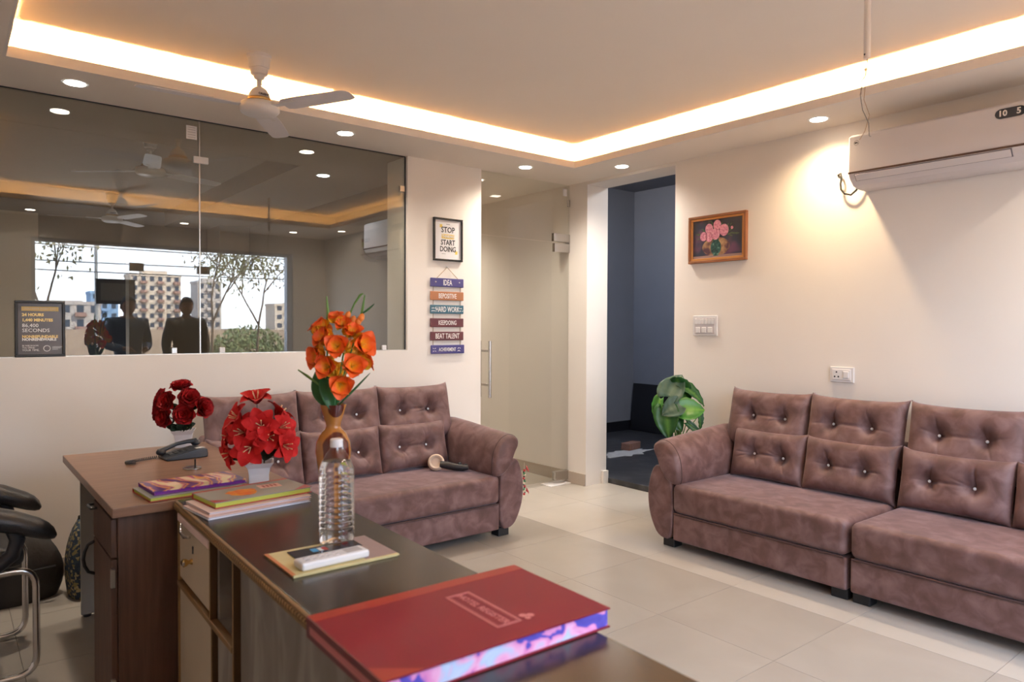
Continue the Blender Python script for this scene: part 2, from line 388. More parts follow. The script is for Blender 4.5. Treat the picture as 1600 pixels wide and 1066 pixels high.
def empty(name, loc=(0, 0, 0), rz=0, label=None, cat=None, group=None):
    o = bpy.data.objects.new(name, None); C.objects.link(o); o.location = loc; o.rotation_euler = (0, 0, rz)
    o.empty_display_size = .1
    return tag(o, label, cat, group)
def struct(name, b, m, parent=None, **k):
    o = b.build(name, m, parent, **k)
    if not parent: o['kind'] = 'structure'
    return o
def copy_tree(o, parent=None):
    c = o.copy(); C.objects.link(c); c.parent = parent
    for ch in list(o.children): copy_tree(ch, c)
    return c
def text(body, size, m, parent, loc, rot, name='lettering', align='CENTER', sx_=1, bold=0, ext=.0006, space=1):
    cu = bpy.data.curves.new('t', 'FONT'); cu.body = body; cu.size = size; cu.align_x = align; cu.align_y = 'CENTER'
    cu.extrude = ext; cu.offset = bold; cu.resolution_u = 2; cu.space_character = space
    o = bpy.data.objects.new('t', cu); C.objects.link(o)
    dg = bpy.context.evaluated_depsgraph_get(); dg.update()
    me = bpy.data.meshes.new_from_object(o.evaluated_get(dg)); bpy.data.objects.remove(o)
    me.materials.clear(); me.materials.append(MATS[m])
    t = bpy.data.objects.new(name, me); C.objects.link(t); t.parent = parent; t.location = loc; t.rotation_euler = rot; t.scale = (sx_, 1, 1)
    return t
FRONT = (R(90), 0, 0)            # text facing -Y
LEFTF = (R(90), 0, R(-90))       # text facing -X

# ================================================================== STRUCTURE
H = 2.6; HT = 2.77; LIP = 2.65
# floor: screed plus tiles
fl = struct('floor', B().box(-5.6, .26, -5.1, 5.4, -.1, -.012), 'grout')
def tile_mesh(w, d, m):
    b = B(); g = .0009; b.box(g, w-g, g, d-g, -.012, 0)
    me = b.build('tmp', m); md = me.data; bpy.data.objects.remove(me); return md
xs = [-1.05-.6*k for k in range(0, 8)]
ys = [-.55-.6*k for k in range(-4, 8)]
tm = tile_mesh(.6, .6, 'tile')
def put_tile(me, x, y):
    o = bpy.data.objects.new('tile', me); C.objects.link(o); o.parent = fl; o.location = (x, y, 0)
for x in xs[1:]:
    for y in ys:
        if y > 1.3 or y < -5.05: continue
        put_tile(tm, x, y)
tb = tile_mesh(.655, .6, 'tile_border')
tb2 = tile_mesh(.655, .6, 'tile_border')
for y in ys:
    if y > 1.3 or y < -5.05: continue
    put_tile(tb, -1.05, y); put_tile(tb2, -.395, y)
struct('floor_cabin', B().box(-5.4, -1.25, 1.9, 5.4, -.01, 0.0), 'tile')

# ceiling: upper slab and lowered cove soffit around it
cl = struct('ceiling', B().box(-5.6, .26, -5.2, 0, HT, HT+.1), 'ceiling_paint')
b = B()
X0, X1, Y0, Y1 = -4.05, -.438, -3.9, -.488      # opening of the cove
for (x0, x1, y0, y1) in ((-5.6, .25, Y1, .03), (-5.6, .25, -5.2, Y0), (-5.6, X0, Y0, Y1), (X1, .25, Y0, Y1)):
    b.box(x0, x1, y0, y1, H, H+.015)
tr = struct('trim_1', b, 'ceiling_paint')
b = B(); t = .012
g_ = .002
b.box(X0+g_, X1-g_, Y1-g_, Y1+t, H-.001, LIP); b.box(X0+g_, X1-g_, Y0-t, Y0+g_, H-.001, LIP); b.box(X0-t, X0+g_, Y0-t, Y1+t, H-.001, LIP); b.box(X1-g_, X1+t, Y0-t, Y1+t, H-.001, LIP)
struct('trim_2', b, 'wall_paint')
b = B(); w = .014; s = .012
b.box(X0-w, X1+w, Y1+w, Y1+w+s, H+.016, H+.024); b.box(X0-w, X1+w, Y0-w-s, Y0-w, H+.016, H+.024)
b.box(X0-w-s, X0-w, Y0, Y1, H+.016, H+.024); b.box(X1+w, X1+w+s, Y0, Y1, H+.016, H+.024)
struct('trim_3', b, 'led_strip')
# back wall of the trough
b = B(); b.box(-5.6, .25, -.02, 0.0, H+.015, HT)
w = .13
b.box(X0-w-.01, X1+w+.01, Y1+w, Y1+w+.01, H+.016, HT-.001).box(X0-w-.01, X1+w+.01, Y0-w-.01, Y0-w, H+.016, HT-.001).box(X0-w-.01, X0-w, Y0-w, Y1+w, H+.016, HT-.001).box(X1+w, X1+w+.01, Y0-w, Y1+w, H+.016, HT-.001)
struct('trim_4', b, 'wall_paint')

# wall A: half wall below the cabin glass, column, header
struct('wall_back', B().box(-5.4, -1.64, 0, .12, 0, 1.19), 'wall_paint')
struct('wall_column', B().box(-1.64, -.977, 0, .30, 0, H), 'wall_paint')
struct('baseboard_back', B().box(-5.4, -.977, -.012, 0, 0, .1), 'baseboard_tile')
# wall B: jamb, main wall, header over the opening
T = .25
struct('wall_right', B().box(0, T, -5.2, -1.12, 0, H).box(0, T, -1.12, -.19, 2.575, H).box(0, T, -.19, 3.2, 0, H), 'wall_paint')
struct('baseboard_right', B().box(-.012, 0, -.19, 3.2, 0, .1).box(-.012, 0, -5.1, -1.12, 0, .1), 'baseboard_tile')
struct('trim_5', B().box(.19, T+.002, -.215, -.191, 0, .11), 'wall_paint')
struct('wall_left', B().box(-5.6, -5.4, -5.2, 5.4, 0, HT), 'wall_paint')
# wall behind the camera with the street window
b = B().box(-5.4, -3.5, -5.2, -5.05, 0, HT).box(-.47, 0.25, -5.2, -5.05, 0, HT).box(-3.5, -.47, -5.2, -5.05, 2.36, HT)
struct('wall_front', b, 'wall_paint')
w1 = struct('window_1', B().box(-3.5, -3.46, -5.17, -5.07, 0, 2.36).box(-.55, -.47, -5.17, -5.07, 0, 2.36).box(-3.46, -.55, -5.17, -5.07, 2.32, 2.36).box(-3.46, -.55, -5.17, -5.07, 0, .04), 'aluminium')
for x0, x1, z0, z1 in ((-3.46, -2.46, .04, 2.32), (-2.45, -1.57, 2.09, 2.32), (-1.56, -.55, .04, 2.32)):
    B().box(x0, x1, -5.125, -5.115, z0, z1).build('pane', 'facade_glass', w1)
d2 = struct('door_2', B().box(-2.445, -1.575, -5.125, -5.115, .04, 2.08), 'facade_glass')
for x in (-2.50, -1.72):
    B().box(x, x+.16, -5.14, -5.10, 2.03, 2.13).build('hinge_patch', 'steel', d2, bevel=.004)
B().tube([(-2.36, -5.06, .8), (-2.36, -5.06, 1.25)], .012).build('handle', 'chrome', d2, smooth=True)

# cabin behind the glass
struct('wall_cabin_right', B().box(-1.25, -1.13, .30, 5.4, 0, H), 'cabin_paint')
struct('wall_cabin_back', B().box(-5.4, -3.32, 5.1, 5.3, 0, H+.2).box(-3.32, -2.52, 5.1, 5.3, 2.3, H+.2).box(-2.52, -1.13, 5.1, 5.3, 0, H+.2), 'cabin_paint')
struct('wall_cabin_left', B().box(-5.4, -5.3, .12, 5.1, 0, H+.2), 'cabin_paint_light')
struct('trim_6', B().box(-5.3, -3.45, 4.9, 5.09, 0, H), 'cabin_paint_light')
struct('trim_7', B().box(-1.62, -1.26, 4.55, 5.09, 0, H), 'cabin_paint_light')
struct('wall_dark_box', B().box(-3.6, -2.2, 6.6, 6.7, 0, 2.8).box(-3.7, -3.6, 5.3, 6.7, 0, 2.8).box(-2.2, -2.1, 5.3, 6.7, 0, 2.8).box(-3.7, -2.1, 5.3, 6.7, 2.8, 2.9), 'board_black')  # black box behind the doorway, darkness of the opening put into its colour
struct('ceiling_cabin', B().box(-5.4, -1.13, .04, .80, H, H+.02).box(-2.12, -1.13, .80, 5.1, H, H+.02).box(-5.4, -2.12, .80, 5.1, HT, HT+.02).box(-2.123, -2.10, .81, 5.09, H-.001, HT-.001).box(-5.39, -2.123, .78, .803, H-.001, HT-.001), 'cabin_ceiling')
struct('ceiling_passage', B().box(-1.13, 0, .03, 3.2, H, H+.02), 'ceiling_paint')
struct('wall_passage_back', B().box(-1.13, 0, 3.1, 3.2, 0, H), 'wall_paint')

w2 = struct('window_2', B().box(-5.4, -1.64, .025, .045, 1.186, 1.194), 'steel')
B().box(-5.39, -3.069, .03, .04, 1.194, 2.605).build('pane', 'pane_glass', w2)
B().box(-3.061, -1.645, .03, .04, 1.194, 2.605).build('pane', 'pane_glass', w2)
B().box(-3.0685, -3.0625, .028, .042, 1.194, 2.598).build('seam', 'steel', w2)
def clip(x, z, w_, h_, m='white_plastic'):
    return B().box(x-w_/2, x+w_/2, .012, .03, z-h_/2, z+h_/2).build('clip', m, w2, bevel=.003)
B().box(-5.39, -1.645, .022, .029, 2.594, 2.5995).box(-1.650, -1.6405, .024, .03, 1.194, 2.594).build('seal', 'ink', w2)
clip(-3.215, 1.213, .032, .036, 'steel'); clip(-2.94, 1.212, .032, .034); clip(-1.82, 1.210, .032, .034)
clip(-3.06, 2.36, .085, .04); clip(-1.675, 2.36, .04, .045, 'chrome')
st = B().box(-3.14, -3.08, .027, .030, 2.48, 2.56).build('sticker', 'white_plastic', w2); st['label'] = 'white paper sticker near the top of the pane'
for i, z in enumerate((2.49, 2.505, 2.52, 2.535, 2.548)):
    B().box(-3.132, -3.088, .0262, .027, z, z+.003).build('printed_line', 'grey_print', st)
# glass door
d1 = struct('door_1', B().box(-.972, -.004, .03, .04, .035, 2.088), 'door_glass')
tp = struct('window_3', B().box(-.976, -.001, .03, .04, 2.096, 2.605), 'door_glass')
B().box(-.18, -.004, .018, .052, 2.01, 2.085).build('hinge_patch', 'chrome', d1, bevel=.003)
B().box(-.19, -.002, .018, .052, 2.10, 2.17).build('hinge_patch', 'chrome', tp, bevel=.003)
B().box(-.17, -.004, .015, .055, .03, .11).build('hinge_patch', 'chrome', d1, bevel=.003)
B().box(-.08, -.04, .022, .03, 2.50, 2.56).build('sticker', 'white_plastic', tp)
B().box(-.03, -.003, .015, .03, 2.41, 2.47).build('clip', 'chrome', tp, bevel=.003)
for y in (-.035, .10):
    hd = B().tube([(-.914, y, .80), (-.914, y, 1.25)], .0125, 12).build('handle', 'chrome', d1, smooth=True)
for z in (.90, 1.17): B().tube([(-.914, -.035, z), (-.914, .10, z)], .008).build('handle_stud', 'chrome', d1, smooth=True)
tag(B().box(-.26, -.02, -.03, .10, .0, .006).build('floor_spring_plate', 'white_plastic', bevel=.002), 'white floor plate under the glass door hinge corner', 'floor plate')

# stair lobby beyond the opening
struct('floor_lobby', B().box(.25, 3.3, -2.4, 1.75, -.1, .048), 'granite', bevel=.006)
struct('wall_lobby_left', B().box(.25, 2.68, 1.66, 1.8, 0, 3.2), 'lobby_paint')
struct('wall_lobby_far', B().box(2.68, 2.82, -2.4, 1.8, 0, 3.2), 'lobby_paint')
struct('wall_lobby_front', B().box(.25, 2.68, -2.4, -2.3, .049, 3.2), 'lobby_paint')
struct('ceiling_lobby', B().box(.25, 2.82, -2.4, 1.8, 3.1, 3.2), 'lobby_paint')
ll = bpy.data.lights.new('lobby_fill_light', 'AREA'); ll.size = .5; ll.energy = 30; ll.color = (.90, .94, 1.0)  # unseen fill light added to brighten the closed lobby, no fixture
lo_ = bpy.data.objects.new('lobby_fill_light', ll); C.objects.link(lo_); lo_.location = (1.3, -1.5, 3.05)
struct('baseboard_lobby', B().box(.25, 2.67, 1.64, 1.66, .048, .17), 'board_black')
bo = B().box(-.31, .31, -.012, .012, 0, .60).build('black_board', 'board_black', bevel=.003)
bo.location = (2.60, 1.32, .05); bo.rotation_euler = (R(-6), 0, R(-90)); tag(bo, 'black panel leaning against the grey lobby wall', 'panel')
br = B(); br.rbox(0, 0, .0375, .23, .11, .075); br = br.build('brick', 'brick_red', bevel=.006)
B().rbox(0, 0, .0755, .17, .06, .002).build('frog', 'brick_red', br)
br.location = (1.50, .64, .049); br.rotation_euler = (0, 0, R(12)); tag(br, 'single clay brick on the dark lobby floor', 'brick')
b = B(); pts = []
for i in range(28):
    a = 2*PI*i/28; r_ = random.uniform(.6, 1.1); pts.append((1.28+.42*r_*math.cos(a), .52+.17*r_*math.sin(a)))
b.prism(pts, .048, .0505, 'z'); tag(b.build('cement_spill', 'cement_dust'), 'pale cement dust spilled around the brick', 'cement dust', kind='stuff')

# ================================================================== DOWNLIGHTS
def downlight(x, y, label, lens='lamp_lens', watt=LAMP_W, col=LAMP_COL, z=H, group='round ceiling downlights'):
    o = empty('downlight', (x, y, z), 0, label, 'downlight', group)
    b = B().lathe([(.062, -.003), (.062, 0)], 28); b.build('trim_ring', 'lamp_ring', o, smooth=False)
    B().lathe([(.046, -.0055), (.047, -.005), (.047, -.0031)], 28).build('lens', lens, o)
    l = bpy.data.lights.new('downlight_beam', 'SPOT'); l.energy = watt*4; l.color = col; l.spot_size = R(150); l.spot_blend = 1.0; l.shadow_soft_size = .045
    lo = bpy.data.objects.new('downlight_beam', l); C.objects.link(lo); lo.parent = o; lo.location = (0, 0, -.012)
    return o
downlight(-3.747, -.27, 'round downlight in the soffit at far left above the cabin glass')
downlight(-2.259, -.275, 'round downlight in the soffit right of the ceiling fan')
downlight(-.754, -.273, 'round downlight in the soffit above the glass door')
downlight(-.20, -.765, 'round downlight in the soffit before the dark lobby opening', col=(1, .9, .8))
downlight(-.226, -2.351, 'round downlight in the soffit beside the air conditioner', watt=12, col=(1, .72, .42))
downlight(-.22, -4.04, 'round downlight seen only as reflection, nearest the street corner')
downlight(-.67, -4.54, 'round downlight over the right of the street window')
downlight(-1.995, -4.6, 'round downlight over the street door')
downlight(-3.542, -4.59, 'round downlight over the left of the street window')
downlight(-1.837, 1.019, 'white downlight in the cabin ceiling behind the glass', 'lamp_lens_white', 3, (.85, .9, 1))
downlight(-.6, 1.9, 'unseen downlight added to brighten the passage behind the glass door', watt=24)  # added out of view behind the column to brighten the passage
downlight(-4.3, 3.4, 'unseen downlight added to brighten the back of the cabin', watt=7)  # added out of view so the back left wall reads tan

# ================================================================== FANS
def make_fan(loc, phi, label):
    o = empty('ceiling_fan', loc, R(phi), label, 'fan', 'white three-blade ceiling fans')
    B().lathe([(.018, -.125), (.026, -.12), (.028, -.105), (.042, -.10), (.044, -.07), (.05, -.068), (.056, -.02), (.062, -.015), (.062, 0)], 28).build('canopy', 'fan_white', o, smooth=False)
    B().lathe([(.0125, -.20), (.0125, -.10)], 14).build('down_rod', 'fan_white', o, smooth=True)
    mo = B().lathe([(.03, -.312), (.075, -.307), (.092, -.298), (.102, -.285), (.102, -.262), (.092, -.250), (.06, -.243), (.057, -.235), (.056, -.222), (.050, -.200), (.036, -.178), (.02, -.165)], 32).build('motor_housing', 'fan_white', o, smooth=True)
    B().lathe([(.0585, -.240), (.062, -.236), (.060, -.226), (.057, -.222)], 32).build('gold_band', 'gold', mo, smooth=True)
    th = R(-142); text('ORIENT', .017, 'ink', mo, (.0565*math.cos(th), .0565*math.sin(th), -.213), (R(78), 0, th+R(90)), 'brand_letters', ext=.0004, bold=.0005)
    for k in range(3):
        n = 14; v = []; f = []
        pts = []
        L0, L1 = .155, .58
        prof = [(L0, -.030, .050), (L0+.03, -.052, .058), (L0+.12, -.056, .058), (L1-.10, -.052, .054), (L1-.03, -.048, .050), (L1-.008, -.036, .040), (L1, -.018, .022)]
        for (x, ya, yb) in prof:
            for (y) in (ya, yb):
                v.append((x, y, -.272+ -y*.14))
        for i in range(len(prof)-1): f.append((2*i, 2*i+1, 2*i+3, 2*i+2))
        bb = B(); bb.M = Euler((0, 0, R(120*k))).to_matrix().to_4x4(); bb.add(v, f)
        bl = bb.build('blade', 'blade_white', o, solid=.003)
        bb = B(); bb.M = Euler((0, 0, R(120*k))).to_matrix().to_4x4()
        bb.prism([(.08, -.022), (.15, -.020), (.235, -.034), (.245, 0), (.235, .034), (.15, .020), (.08, .022)], -.272, -.266, 'z')
        bb.build('blade_bracket', 'fan_white', bl)
    return o
make_fan((-2.986, -.783, HT), 58, 'white ceiling fan hanging in front of the glowing cove')
make_fan((-2.91, -3.23, HT), 70, 'white ceiling fan above the counter, seen reflected in the cabin glass')
make_fan((-3.08, 1.25, HT), 20, 'white ceiling fan inside the cabin, nearest the glass')
make_fan((-2.86, 4.1, HT), 50, 'white ceiling fan deep inside the cabin')

# bare fan rod with wires
o = empty('fan_rod', (-1.47, -3.21, HT), 0, 'white metal rod without fan hanging from ceiling above sofas', 'ceiling rod')
B().lathe([(.011, -.36), (.0125, -.36), (.0125, 0), (.011, 0)], 14).build('rod', 'fan_white', o)
B().tube([(.012, -.004, -.345), (-.012, .004, -.345)], .004, 6).build('pin_hole', 'ink', o)
B().tube([(0, 0, -.35), (.006, 0, -.375), (-.004, .004, -.40), (-.006, 0, -.42), (-.022, .010, -.45), (-.020, .012, -.50)], .0018, 6).build('wire', 'wire_grey', o, smooth=True)
B().ball((-.004, .002, -.402), .007, 8, 5).build('knot', 'wire_grey', o)
B().tube([(-.006, 0, -.41), (-.026, .012, -.50), (-.018, .006, -.56), (.004, -.008, -.61), (.006, -.010, -.66), (.012, -.014, -.662)], .0016, 6).build('wire', 'wire_grey', o, smooth=True)
B().tube([(-.004, 0, -.41), (-.012, .004, -.52), (.006, -.01, -.58), (-.004, .002, -.64), (-.022, .014, -.675)], .0014, 6).build('wire', 'wire_copper', o, smooth=True)

# ================================================================== SOFAS
def pillow(w, h, t, btn, seed, ear=.014, tb_=.35):
    rnd = random.Random(seed); nu, nv = 96, 64
    v = []; f = []
    pl = []
    for (bu, bv) in btn:
        for _ in range(5):
            a = rnd.choice([R(90), R(90), R(90), R(0), R(180), R(-70)])+rnd.uniform(-.35, .35); pl.append((bu*w, bv*h, a, rnd.uniform(.06, .15), rnd.uniform(.004, .0075)))
    for side in (0, 1):
        for j in range(nv+1):
            for i in range(nu+1):
                u, q = i/nu, j/nv; a, c = 2*u-1, 2*q-1
                e = (max(0, 1-abs(a)**5)**.42)*(max(0, 1-abs(c)**5)**.42)
                x = u*w; z = q*h
                x -= math.copysign(1, a)*.005*(1-c*c)*abs(a)**3 - math.copysign(1, a)*ear*.6*abs(a)**8*abs(c)**8
                z -= c*abs(c)**2*.010*(1-a*a) - math.copysign(1, c)*ear*abs(a)**10*abs(c)**8
                if side == 0:
                    y = -t*e
                    for (bu, bv) in btn:
                        d2_ = ((u-bu)*w)**2+((q-bv)*h)**2
                        y += t*.62*math.exp(-d2_/.0016)+t*.22*math.exp(-d2_/.012)
                    if len(btn) == 2:
                        bz = btn[0][1]*h; xa, xb = btn[0][0]*w, btn[1][0]*w
                        if xa < x < xb: y += .006*math.exp(-((z-bz)/.008)**2)
                    for (px, pz, an, L_, am) in pl:
                        dx, dz = u*w-px, q*h-pz; s_ = dx*math.cos(an)+dz*math.sin(an); n_ = -dx*math.sin(an)+dz*math.cos(an)
                        if 0 < s_ < L_: y += am*math.exp(-(n_/.0045)**2)*math.sin(PI*min(1, s_/L_+.1))*e
                    y += .003*math.sin(9*u+seed)*math.sin(7*q+seed*2)*e
                else: y = t*tb_*e
                v.append((x, y, z))
    o = (nu+1)*(nv+1)
    for j in range(nv):
        for i in range(nu):
            a = j*(nu+1)+i; f.append((a, a+1, a+nu+2, a+nu+1)); f.append((o+a, o+a+nu+1, o+a+nu+2, o+a+1))
    b = B(); b.add(v, f)
    return b
def weld(o):
    bm = bmesh.new(); bm.from_mesh(o.data); bmesh.ops.remove_doubles(bm, verts=bm.verts, dist=.0008); bmesh.ops.recalc_face_normals(bm, faces=bm.faces); bm.to_mesh(o.data); bm.free()
    o.data.polygons.foreach_set('use_smooth', [True]*len(o.data.polygons))
def smoothpoly(P, it=2):
    for _ in range(it):
        Q = []
        for i in range(len(P)):
            a, b = P[i], P[(i+1) % len(P)]
            Q += [(a[0]*.75+b[0]*.25, a[1]*.75+b[1]*.25), (a[0]*.25+b[0]*.75, a[1]*.25+b[1]*.75)]
        P = Q
    return P
def sofa(loc, rz, Wd, arm, n, label, seed, group=None):
    """x to the sitter's left as seen from the front, y to the back, z up"""
    o = empty('sofa', loc, rz, label, 'sofa', group)
    D = .78
    fx = (lambda s_: s_) if arm == 'L' else (lambda s_: Wd-s_)
    xa, xb = sorted((fx(.195), fx(Wd)))
    # frame body, front of the base panel
    B().box(xa, xb, .0, D-.02, .055, .222).build('base', 'suede', o, bevel=.012, seg=3)
    B().box(xa, xb, D-.13, D, .20, .72).build('back_frame', 'suede', o, bevel=.02, seg=3)
    s_ = B().box(xa, xb, -.012, D-.14, .226, .405).build('seat', 'suede', o, bevel=.035, seg=5, smooth=False)
    s_.data.polygons.foreach_set('use_smooth', [True]*len(s_.data.polygons))
    B().tube([(xa+.01, -.006, .224), (xb-.01, -.006, .224)], .005, 6).build('piping', 'piping', o, smooth=True)
    for fxx in (xa+.0 if arm == 'R' else .10, (xb-.09) if arm == 'L' else Wd-.18):
        for fy in (.03, D-.12):
            B().box(fxx, fxx+.085, fy, fy+.08, 0, .056).build('foot', 'foot_black', o, bevel=.004)
    # arm: outer crescent panel and rolled pad
    pan = [(.195, .052), (.195, .40), (.15, .44), (.085, .50), (.05, .50), (.018, .44), (-.004, .34), (-.002, .24), (.028, .14), (.085, .052)]
    pan = [(fx(a), c) for a, c in smoothpoly(pan, 2)]
    B().prism(pan, -.004, D-.02, 'y').build('arm_panel', 'suede', o, bevel=.014, seg=3, smooth=False)
    pad = [(.245, .39), (.245, .50), (.225, .58), (.17, .645), (.10, .665), (.045, .64), (.035, .60), (.07, .55), (.10, .47), (.16, .40)]
    pad = smoothpoly(pad, 2)
    sec = []; ys_ = [-.015, 0, .03, .25, .5, .66, .74]; nP = len(pad); v = []; f = []
    cxm = sum(p[0] for p in pad)/nP; czm = sum(p[1] for p in pad)/nP
    for k, y in enumerate(ys_):
        sc_ = (.80, .95, 1, 1, 1, .98, .9)[k]; up = .055*max(0, y)/.7
        for (a, c) in pad:
            hgt = (c-.39)/.27
            v.append((fx(cxm+(a-cxm)*sc_), y, czm+(c-czm)*sc_+up*hgt))
    for k in range(len(ys_)-1):
        for i in range(nP):
            f.append((k*nP+i, k*nP+(i+1) % nP, (k+1)*nP+(i+1) % nP, (k+1)*nP+i))
    f.append(tuple(range(nP))); f.append(tuple(range((len(ys_)-1)*nP, len(ys_)*nP)))
    ap = B().add(v, f).build('arm_pad', 'suede', o, smooth=True)
    md = ap.modifiers.new('s', 'EDGE_SPLIT'); md.split_angle = R(50)
    seam = [(fx(cxm+(a-cxm)*1.002), .022, czm+(c-czm)*1.002) for a, c in pad]
    B().tube(seam, .0022, 5, closed=True).build('stitching', 'piping', ap)
    # cushions
    lo = [.248]+[.248+(Wd-.248)*(i+ (0 if i == n else -.03))/n for i in range(1, n+1)]
    up_ = [.155]+[.155+(Wd+.001-.155)*i/n for i in range(1, n+1)]
    for i in range(n):
        for row, e_ in (('lower', lo), ('upper', up_)):
            a, c = sorted((fx(e_[i]), fx(e_[i+1]))); w_ = c-a+.001
            if row == 'lower':
                h_ = .315; y = .53; z = .402; t_ = .075; lean = R(-13); bv = .50
            else:
                h_ = .375; y = .62; z = .585; t_ = .085; lean = R(-13); bv = .50+.05
            j = .02*((i*7+seed) % 3-1)
            bt = [(.30+j, bv), (.70+j, bv-.01)]
            q = pillow(w_, h_, t_, bt, seed*31+i*5+(row == 'upper')*3).build('back_cushion' if row == 'upper' else 'lumbar_cushion', 'suede', o)
            weld(q); q.location = (a, y, z); q.rotation_euler = (lean, 0, 0)
            for (bu, bw) in bt:
                yy = -t_*.16-.006
                B().ball((bu*w_, yy, bw*h_), .0085, 8, 5, (1, .8, 1)).build('button', 'crystal', q)
    return o
sofa((-3.13, -.925, 0), 0, 1.825, 'R', 3, 'mauve suede sofa against the wall below the cabin glass', 3)
sofa((-.80, -1.56, 0), R(-90), 1.268, 'L', 2, 'mauve suede sofa section with arm beside the green potted plant', 5)
sofa((-.80, -2.848, 0), R(-90), 1.268, 'R', 2, 'mauve suede sofa section under the air conditioner, cut by the frame', 8)

# cream and black gadget on the sofa seat
o = empty('massager', (-1.72, -.56, .405), R(-18), 'cream round head and black handled gadget lying on the left sofa', 'gadget')
b = B(); b.M = Matrix.Translation((-.02, .02, .052)) @ Euler((R(62), R(-35), 0)).to_matrix().to_4x4()
b.lathe([(.030, -.03), (.048, -.02), (.056, 0), (.054, .02), (.044, .03), (.034, .026), (.03, .012)], 24)
b.build('head', 'cream_cloth', o, smooth=True)
B().tube([(.0, -.01, .045), (.04, -.03, .04), (.09, -.05, .028), (.14, -.07, .024), (.17, -.085, .026)], [.022, .026, .024, .022, .014], 12).build('handle', 'black_plastic', o, smooth=True)
B().ball((.12, -.055, .045), .016, 10, 6).build('knob', 'black_plastic', o, smooth=True)
B().ball((.16, -.06, .03), .018, 10, 6).build('knob', 'black_plastic', o, smooth=True)

# ================================================================== AIR CONDITIONER
def ac(loc, rz, label, detail=True, L=.95):
    """local x along the wall to the right as seen from the room, y into the wall"""
    o = empty('air_conditioner', loc, rz, label, 'air conditioner')
    prof = [(0, 0), (0, .300), (-.19, .300), (-.22, .285), (-.222, .075), (-.205, .045), (-.165, .012), (-.10, 0)]
    B().prism([(y, z) for y, z in prof], 0, L, 'x').build('body', 'ac_plastic', o, bevel=.006, seg=3)
    B().box(.0, L, -.2255, -.2235+.004, .074, .084).build('accent_strip', 'ac_strip', o)
    if detail:
        fl_ = B(); fl_.M = Matrix.Translation((0, -.2135, .058)) @ Euler((R(38), 0, 0)).to_matrix().to_4x4()
        fl_.box(.035, L-.15, -.003, .003, -.030, .014); g = fl_.build('flap_gap', 'ac_gap', o)
        fl_ = B(); fl_.M = Matrix.Translation((0, -.2175, .056)) @ Euler((R(38), 0, 0)).to_matrix().to_4x4()
        fl_.box(.040, L-.155, -.003, .003, -.027, .012); fl_.build('flap', 'ac_plastic', g)
        # round maker's mark, badge with numbers, energy sticker
        mk = B(); mk.M = Matrix.Translation((.045, -.2225, .245)) @ Euler((R(90), 0, 0)).to_matrix().to_4x4()
        n = 28; ring = []
        for r_ in (.014, .0125):
            ring += [(r_*math.cos(2*PI*i/n), r_*math.sin(2*PI*i/n), 0) for i in range(n)]
        mk.add(ring, [(i, (i+1) % n, n+(i+1) % n, n+i) for i in range(n)])
        mk = mk.build('round_logo', 'ink', o, rn=False)
        text('BPL', .012, 'ink', o, (.045, -.2228, .245), FRONT, 'logo_letters', bold=.0006)
        bd = B(); P_ = []
        for i in range(13): a = R(90+180*i/12); P_.append((.755+.028*math.cos(a), .245+.024*math.sin(a)))
        for i in range(13): a = R(-90+180*i/12); P_.append((.83+.028*math.cos(a), .245+.024*math.sin(a)))
        bd.prism(P_, -.2245, -.2215, 'y'); bd = bd.build('warranty_badge', 'dark_screen', o)
        text('10', .040, 'white_print', bd, (.760, -.2248, .245), FRONT, bold=.0012)
        text('5', .040, 'white_print', bd, (.828, -.2248, .245), FRONT, bold=.0012)
        B().box(.878, .935, -.2235, -.2215, .175, .245).build('energy_label', 'sticker_yellow', o)
        B().box(.878, .935, -.2240, -.2215, .236, .272).build('star_label', 'sticker_red', o)
    return o
ac((0, -2.53, 2.17), R(-90), 'white split air conditioner above the right sofa')
ac((-1.25, 1.02, 1.94), R(-90), 'white air conditioner inside the cabin, half hidden by the column', False, .70)
cb = B().tube([(-.003, -2.36, 2.297), (-.03, -2.39, 2.298), (-.034, -2.398, 2.272), (-.034, -2.392, 2.235), (-.034, -2.396, 2.20), (-.034, -2.418, 2.172), (-.034, -2.456, 2.160), (-.034, -2.488, 2.184), (-.034, -2.505, 2.222), (-.05, -2.535, 2.235)], .006, 8).build('cable_loop', 'black_cable', smooth=True)
tag(cb, 'black cable loop sticking out of wall left of the air conditioner', 'cable')

# ================================================================== WALL THINGS
def cdisc(b, cx, cz, r_, y0, y1, n=16, sz=1):
    b.prism([(cx+r_*math.cos(2*PI*i/n), cz+r_*sz*math.sin(2*PI*i/n)) for i in range(n)], y0, y1, 'y')
# painting (local: x right along the wall, y into the wall, z up), right wall
o = empty('framed_painting', (0, -1.262, 1.825), R(-90), 'framed still life of pink flowers in a green vase', 'painting')
w_, h_ = .478, .338
def frame(o, w_, h_, t_, d_, m, name='frame', y0=0):
    b = B().box(0, w_, -d_, y0, 0, t_).box(0, w_, -d_, y0, h_-t_, h_).box(0, t_, -d_, y0, t_, h_-t_).box(w_-t_, w_, -d_, y0, t_, h_-t_)
    return b.build(name, m, o, bevel=.003)
frame(o, w_, h_, .018, .028, 'frame_wood')
b = B().box(.018, w_-.018, -.022, 0, .018, .034).box(.018, w_-.018, -.022, 0, h_-.034, h_-.018).box(.018, .034, -.022, 0, .034, h_-.034).box(w_-.034, w_-.018, -.022, 0, .034, h_-.034)
b.build('inner_frame', 'frame_gold', o, bevel=.002)
cv = B().box(.03, w_-.03, -.012, -.002, .03, h_-.03).build('canvas', 'painting_ground', o)
b = B(); cdisc(b, .228, .11, .115, -.0126, -.012, 24, .58); b.build('painted_glow', 'painting_glow', cv)
b = B(); b.box(.035, w_-.035, -.0127, -.012, .034, .052); b.build('painted_table', 'folder_mauve', cv)
